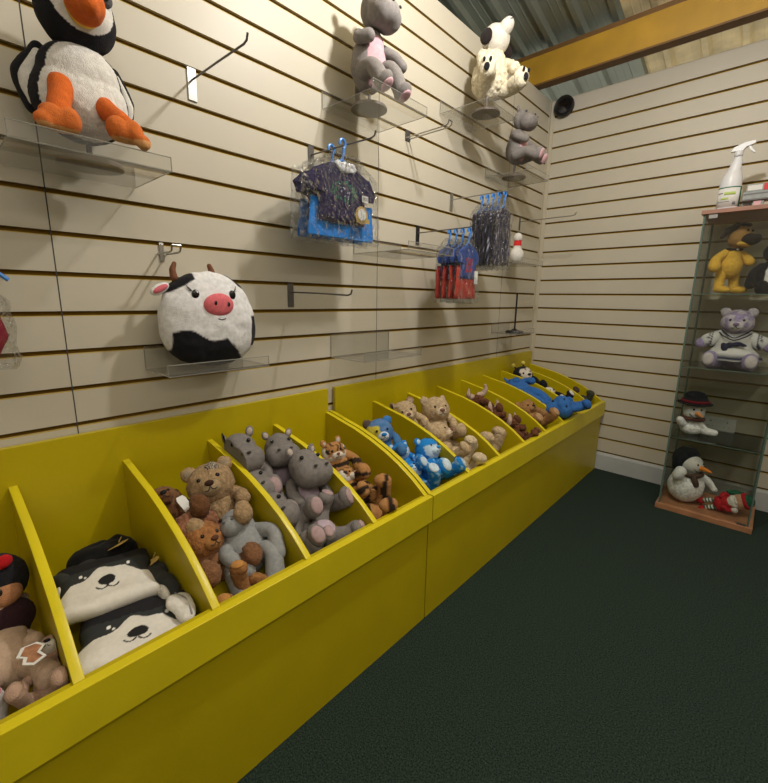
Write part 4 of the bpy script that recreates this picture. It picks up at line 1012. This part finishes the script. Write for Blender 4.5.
# ---- fourth bay: hippos
CLIP[0] = (-2.585, -2.328, 0.52, 0.39)
HG = (.205, .188, .18); HP = (.42, .30, .31)
hp = dict(inner=(.50, .42, .38), pad=HP, hr=.082, hc=(.035, 0, .165), bodyr=(.055, .056, .07), belly=(.50, .40, .47))
hs = [('grey hippo plush sitting highest at the back left of the hippo bay', (.165, -2.520, .520), (.85, -.45, .45), (-.35, -.05, 1), .92),
      ('grey hippo plush leaning on the back right divider of the hippo bay', (.175, -2.405, .515), (.85, -.30, .45), (-.35, .1, 1), .82),
      ('grey hippo plush face up, second row left in the hippo bay', (.285, -2.520, .455), (.75, -.45, .65), (-.5, -.1, .8), .84),
      ('grey hippo plush in the middle of the hippo bay, snout raised', (.330, -2.415, .475), (.8, .05, .60), (-.4, .1, .9), .90),
      ('grey hippo plush with low snout, third row left in the hippo bay', (.395, -2.515, .405), (.7, -.45, .7), (-.5, -.15, .75), .88)]
for lb, p, f, u, s in hs:
    plush('plush_hippo', lb, 'plush toy', p, f, u, s, 'hippo', HG, hp['belly'], None, None, HG, hp['inner'], hp['pad'], hr=hp['hr'], hc=hp['hc'], bodyr=hp['bodyr'], group='grey hippos heaped in the bin', armr=.9,
          arms=[[(0, .045, .12), (.03, .070, .09), (.055, .065, .06)], [(0, -.045, .12), (.03, -.07, .09), (.055, -.065, .06)]])
plush('plush_hippo', 'grey hippo plush upside down showing its pale belly at the front of its bay', 'plush toy', (.430, -2.405, .470), (.45, .25, .85), (.15, -.65, -.10), .85, 'hippo', HG, (.50, .40, .47), None, None, HG, hp['inner'], HP, hr=.05, hc=(.02, 0, .15),
      legs=[[(.01, .035, .03), (.03, .065, -.01), (.06, .075, -.03)], [(.01, -.035, .03), (.04, -.07, .0), (.06, -.08, -.02)]], group='grey hippos heaped in the bin')
plush('plush_hippo', 'grey hippo body with bent legs at the front left of its bay', 'plush toy', (.462, -2.490, .405), (.3, -.3, .85), (-.75, .3, .5), .66, 'hippo', HG, None, None, None, HG, hp['inner'], HP, hr=.04, hc=(-.02, 0, .10), group='grey hippos heaped in the bin')

# ---- fifth bay: tigers
CLIP[0] = (-2.328, -2.07, 0.52, 0.39)
TG = (.42, .21, .075); TK = (.03, .018, .012)
sf = stripes(TG, TK, 95, 2); hf = lambda v: TK if (math.sin(v[1]*16+noise.noise(Vector((v[0]*3, v[1]*3, v[2]*3)))*4) > .55 and v[2] > -.05) else (WHT if v[2] < -.25 or abs(v[1]) > .75 else None)
tg = [('tiger plush with white muzzle, upper of the two tiger faces', (.255, -2.200, .490), (.85, -.35, .5), (-.4, 0, .9), .80, .058),
      ('small tiger plush behind, only stripes and an ear showing', (.165, -2.290, .500), (.5, -.6, .5), (-.4, -.4, .7), .72, .05),
      ('tiger plush face turned down in the middle of the tiger bay', (.345, -2.215, .440), (.8, .2, .55), (-.6, .1, .7), .72, .055),
      ('striped tiger plush lying along the front of the tiger bay', (.465, -2.170, .415), (.2, -.2, .95), (-.5, -.7, .1), .85, .04)]
for lb, p, f, u, s, r in tg:
    plush('plush_tiger', lb, 'plush toy', p, f, u, s, 'cat', TG, None, (.66, .60, .52), (.25, .10, .05), TG, (.5, .45, .4), None, hr=r, hc=(.02, 0, .155), bodycf=sf, limbcf=sf, headcf=hf, fur=.001, group='tiger plushes in the fifth bay',
          tail=[(-.05, 0, .02), (-.08, .03, .03), (-.10, .08, .04)], muzc=None) if False else \
        plush('plush_tiger', lb, 'plush toy', p, f, u, s, 'cat', TG, None, (.66, .60, .52), (.25, .10, .05), TG, (.5, .45, .4), None, hr=r, hc=(.02, 0, .155), bodycf=sf, limbcf=sf, headcf=hf, fur=.001, group='tiger plushes in the fifth bay',
          tail=[(-.05, 0, .02), (-.08, .03, .03), (-.10, .08, .04)])

# ---- sixth bay: blue pups
CLIP[0] = (-2.0455, -1.783, 0.52, 0.39)
BL = (.015, .22, .62); BLP = (.30, .52, .72)
T = plush('plush_bear', 'blue and yellow patched teddy at the back of the blue bay', 'plush toy', (.235, -1.945, .525), (.85, -.5, .25), (-.3, 0, 1), .72, 'bear', (.06, .18, .40), None, (.60, .66, .72), (.015, .20, .60), None, None, None, hr=.082, hc=(.02, 0, .150),
          headcf=lambda v: (.62, .52, .06) if (v[1] < -.15 and v[2] < .55 and v[0] > 0) else ((.10, .20, .42) if noise.noise(Vector((v[0]*2, v[1]*2, v[2]*2))) > 0 else None), earcols=[(.10, .07, .06), (.05, .2, .5)], fur=.0015)
blues = [('small bright blue pup plush lying below the patched teddy', (.345, -1.925, .470), (.75, -.35, .6), (-.5, .1, .8), .60),
         ('bright blue pup plush with pale face raised, front of the blue bay', (.432, -1.850, .450), (.55, .1, .85), (-.5, .15, .75), .78),
         ('bright blue pup plush lying on its side at the front of the blue bay', (.460, -1.935, .415), (.3, -.5, .8), (-.75, .2, .4), .74)]
spot = lambda v: BLP if noise.noise(Vector((v[0]*45, v[1]*45, v[2]*45))) > .28 else None
for lb, p, f, u, s in blues:
    plush('plush_dog', lb, 'plush toy', p, f, u, s, 'bear', BL, None, (.55, .68, .78), (.03, .30, .68), BL, (.45, .62, .75), (.55, .68, .78), hr=.070, hc=(.02, 0, .160), bodycf=spot, limbcf=spot, fur=.0015, limbr=1.15, group='bright blue pups in the sixth bay', headcf=lambda v: (.50, .64, .76) if v[0] > .45 and v[2] < .2 else None)

# ---- seventh bay: beige bears
CLIP[0] = (-1.783, -1.525, 0.52, 0.39)
BG = (.44, .33, .20)
bg = [('beige bear plush at the back left, face turned to the divider', (.200, -1.705, .530), (.7, -.5, .4), (-.35, -.1, .9), .84, .07),
      ('beige bear plush with large pale muzzle, back right of its bay', (.270, -1.600, .525), (.8, -.45, .45), (-.3, .15, .9), .86, .078),
      ('beige bear plush with round ear, middle of its bay', (.375, -1.665, .455), (.7, .3, .65), (-.5, 0, .75), .84, .072),
      ('pale beige bear plush lying in the front of its bay', (.455, -1.635, .425), (.2, -.2, .95), (-.4, -.6, .3), .86, .055)]
for i, (lb, p, f, u, s, r) in enumerate(bg):
    plush('plush_bear', lb, 'plush toy', p, f, u, s, 'bear', BG if i < 3 else (.56, .46, .31), None, (.56, .45, .32), (.20, .10, .08), (.30, .19, .12) if i == 0 else BG, (.40, .32, .24), None, hr=r, hc=(.02, 0, .165), fur=.004, group='beige bears in the seventh bay')

# ---- eighth bay: long cream plush
CLIP[0] = (-1.525, -1.27, 0.52, 0.39)
plush('plush_bunny', 'cream plush lying low with one long limb up the divider', 'plush toy', (.440, -1.395, .420), (.3, 0, .95), (-.9, 0, .3), .82, 'bear', (.46, .35, .22), None, None, (.20, .10, .08), hr=.045, hc=(.02, 0, .14), fur=.004, bodyr=(.05, .05, .08),
      arms=[[(0, -.03, .11), (.055, -.045, .10), (.085, -.06, .16), (.09, -.06, .22)], [(0, .04, .12), (.03, .06, .08), (.05, .06, .04)]], limbr=1.2)

# ---- ninth bay: brown shaggy cows with pale horns
CLIP[0] = (-1.27, -1.012, 0.52, 0.39)
HB = (.12, .045, .02); HN = (.52, .38, .30)
for lb, p, f, u, s in (('shaggy brown horned plush at the back of the ninth bay', (.245, -1.150, .540), (.8, -.2, .5), (-.4, 0, .9), .70),
                       ('shaggy brown horned plush in the middle of the ninth bay', (.355, -1.135, .480), (.8, .2, .5), (-.5, 0, .8), .68),
                       ('shaggy brown horned plush in the front of the ninth bay', (.470, -1.120, .425), (.7, .3, .7), (-.5, 0, .7), .70)):
    T = plush('plush_cow', lb, 'plush toy', p, f, u, s, 'donkey', HB, None, None, None, HB, None, None, hr=.060, hc=(.02, 0, .135), fur=.0035, hfur=.0035, ears=False, group='shaggy horned cows in the ninth bay')
    for sd in (-1, 1): T.part('horn', Lb([(.01, sd*.040, .180), (.015, sd*.080, .180), (.04, sd*.100, .205), (.055, sd*.095, .240)], [.021, .021, .018, .009]), HN)

# ---- tenth bay
CLIP[0] = (-1.012, -0.757, 0.52, 0.39)
plush('plush_bear', 'tan bear plush lying in the tenth bay', 'plush toy', (.440, -.870, .455), (.5, -.3, .8), (-.55, .1, .7), .86, 'bear', (.32, .17, .065), None, (.36, .20, .09), (.05, .02, .01), None, None, (.42, .26, .14), hr=.064, hc=(.02, 0, .145), fur=.002)
plush('plush_cat', 'small black plush almost hidden behind the tan bear', 'plush toy', (.320, -.930, .480), (.6, 0, .6), (-.5, 0, .8), .62, 'cat', (.04, .02, .015), None, None, BLK, hr=.045, hc=(.02, 0, .14))

# ---- eleventh bay: blue elephant
CLIP[0] = None
BE = (.035, .14, .42); BEW = (.42, .50, .62)
T = plush('plush_elephant', 'large blue plush with white tummy lying across two dividers', 'plush toy', (.505, -.560, .535), (-.1, .15, 1), (-.15, -1, .1), 1.0, 'hippo', BE, BEW, None, None, BE, None, None, hr=.075, hc=(.0, 0, .150), look=(.45, -.8, -.1) if False else (.5, -.75, .2), hup=(0, .5, .9),
          legs=[[(.01, .035, .03), (.01, .05, -.02), (.03, .03, -.06)], [(.01, -.035, .03), (.02, -.08, .01), (.03, -.105, .0)]], arms=[[(0, .05, .12), (.0, .085, .10), (.01, .11, .08)], [(0, -.05, .12), (.01, -.08, .09), (.02, -.10, .07)]], fur=.001)
plush('plush_elephant', 'blue plush lying face down behind the large blue one', 'plush toy', (.300, -.640, .585), (.3, -.2, .9), (-.9, -.05, .42), .95, 'donkey', BE, None, None, None, BE, None, None, hr=.050, hc=(.0, 0, .150), legs=[[(.01, .03, .03), (.02, .05, -.03), (.01, .04, -.09)], [(.01, -.035, .03), (.03, -.05, -.02), (.02, -.03, -.10)]], limbr=1.15)

# ---- twelfth bay: bee
CLIP[0] = (-0.5, -0.247, 0.52, 0.39)
T = plush('plush_bee', 'black and white bee plush with yellow feelers at the far back', 'plush toy', (.165, -.375, .545), (.85, -.5, .25), (-.4, 0, .9), .82, 'bear', BLK, None, (.66, .60, .52), BLK, None, None, None, hr=.085, hc=(.01, 0, .160), ears=False,
          headcf=lambda v: (.66, .60, .52) if (v[0] > .45 and ((v[1]-.3)/.34)**2+((v[2]-.15)/.5)**2 < 1) or (v[0] > .45 and ((v[1]+.3)/.34)**2+((v[2]-.15)/.5)**2 < 1) else None)
for sd in (-1, 1):
    f = T.part('feeler', Lb([(.005, sd*.038, .23), (.003, sd*.048, .255)], [.005, .005], 8, 4), BLK)
    T.part('feeler_ball', E((.003, sd*.050, .262), .017, n=3), (.70, .60, .12), f)
plush('plush_panda', 'small black and white plush between the bee and the last divider', 'plush toy', (.380, -.400, .490), (.6, -.2, .7), (-.6, 0, .7), .72, 'bear', BLK, WHT, WHT, BLK, BLK, None, WHT, hr=.055, hc=(.02, 0, .15), headcol=WHT)
# ---- last bay
CLIP[0] = (-0.247, -0.031, 0.52, 0.39)
plush('plush_duck', 'dark green plush lying deep in the last bay by the wall', 'plush toy', (.455, -.130, .435), (.4, -.2, .9), (-.8, 0, .5), .78, 'dog', (.045, .05, .03), None, (.10, .08, .04), BLK, (.03, .025, .02), hr=.045, hc=(.02, 0, .14))
plush('plush_bear', 'brown plush with raised paw in the last bay by the wall', 'plush toy', (.350, -.165, .490), (.5, -.3, .8), (-.6, 0, .7), .66, 'bear', (.08, .05, .03), None, (.30, .20, .12), BLK, hr=.05, hc=(.02, 0, .15), arms=[[(0, -.05, .12), (.04, -.05, .15), (.06, -.03, .19)], [(0, .05, .12), (.03, .07, .09), (.05, .06, .06)]])
CLIP[0] = None
# ================================================================== CAMERA AND LIGHT
cam = bpy.data.cameras.new('camera'); co = bpy.data.objects.new('camera', cam); C.objects.link(co)
yaw, pitch, roll = -.74165976, -.20632333, .01475362
fw = Vector((math.sin(yaw)*math.cos(pitch), math.cos(yaw)*math.cos(pitch), math.sin(pitch)))
rt = Vector((math.cos(yaw), -math.sin(yaw), 0)); upv = rt.cross(fw)
r2 = rt*math.cos(roll)+upv*math.sin(roll); u2 = -rt*math.sin(roll)+upv*math.cos(roll)
co.matrix_world = Matrix(((r2.x, u2.x, -fw.x, 1.3702), (r2.y, u2.y, -fw.y, -3.2022), (r2.z, u2.z, -fw.z, 1.1774), (0, 0, 0, 1)))
cam.sensor_fit = 'HORIZONTAL'; cam.sensor_width = 36; cam.lens = 424.738*36/768; cam.shift_x = 2.47/768; cam.shift_y = -3.81/768
cam.clip_start = .02
bpy.context.scene.camera = co
def light(name, kind, loc, energy, col=(1, 1, 1), size=.1, size_y=None, rot=None, spread=None):
    l = bpy.data.lights.new(name, kind); l.energy = energy; l.color = col
    if kind == 'POINT': l.shadow_soft_size = size
    if kind == 'AREA':
        l.size = size
        if size_y: l.shape = 'RECTANGLE'; l.size_y = size_y
        if spread: l.spread = spread
    o = bpy.data.objects.new(name, l); C.objects.link(o); o.location = loc
    if rot: o.rotation_euler = rot
    return o
light('lamp_near_wall', 'POINT', (.90, -1.87, 2.56), 66, (1, .965, .92), .045)
light('fill_area_room', 'AREA', (2.5, -2.4, 2.9), 20, (1, .94, .84), .15, 1.8)  # added soft fill for the room, no fixture behind it
light('fill_point_room', 'POINT', (2.5, -3.7, 2.45), 17, (1, .94, .84), .12)  # added fill behind the camera to brighten the cabinet interior
light('fill_area_back', 'AREA', (1.6, -4.6, 2.9), 9, (1, .94, .84), 1.2, .2)  # added weak fill from the unseen back of the room
w = bpy.data.worlds.new('world'); bpy.context.scene.world = w; w.use_nodes = True
w.node_tree.nodes['Background'].inputs[0].default_value = (.95, .92, .80, 1); w.node_tree.nodes['Background'].inputs[1].default_value = 1.1
vs = bpy.context.scene.view_settings; vs.view_transform = 'Standard'; vs.look = 'None'; vs.gamma = 1; vs.use_curve_mapping = False; vs.exposure = 0
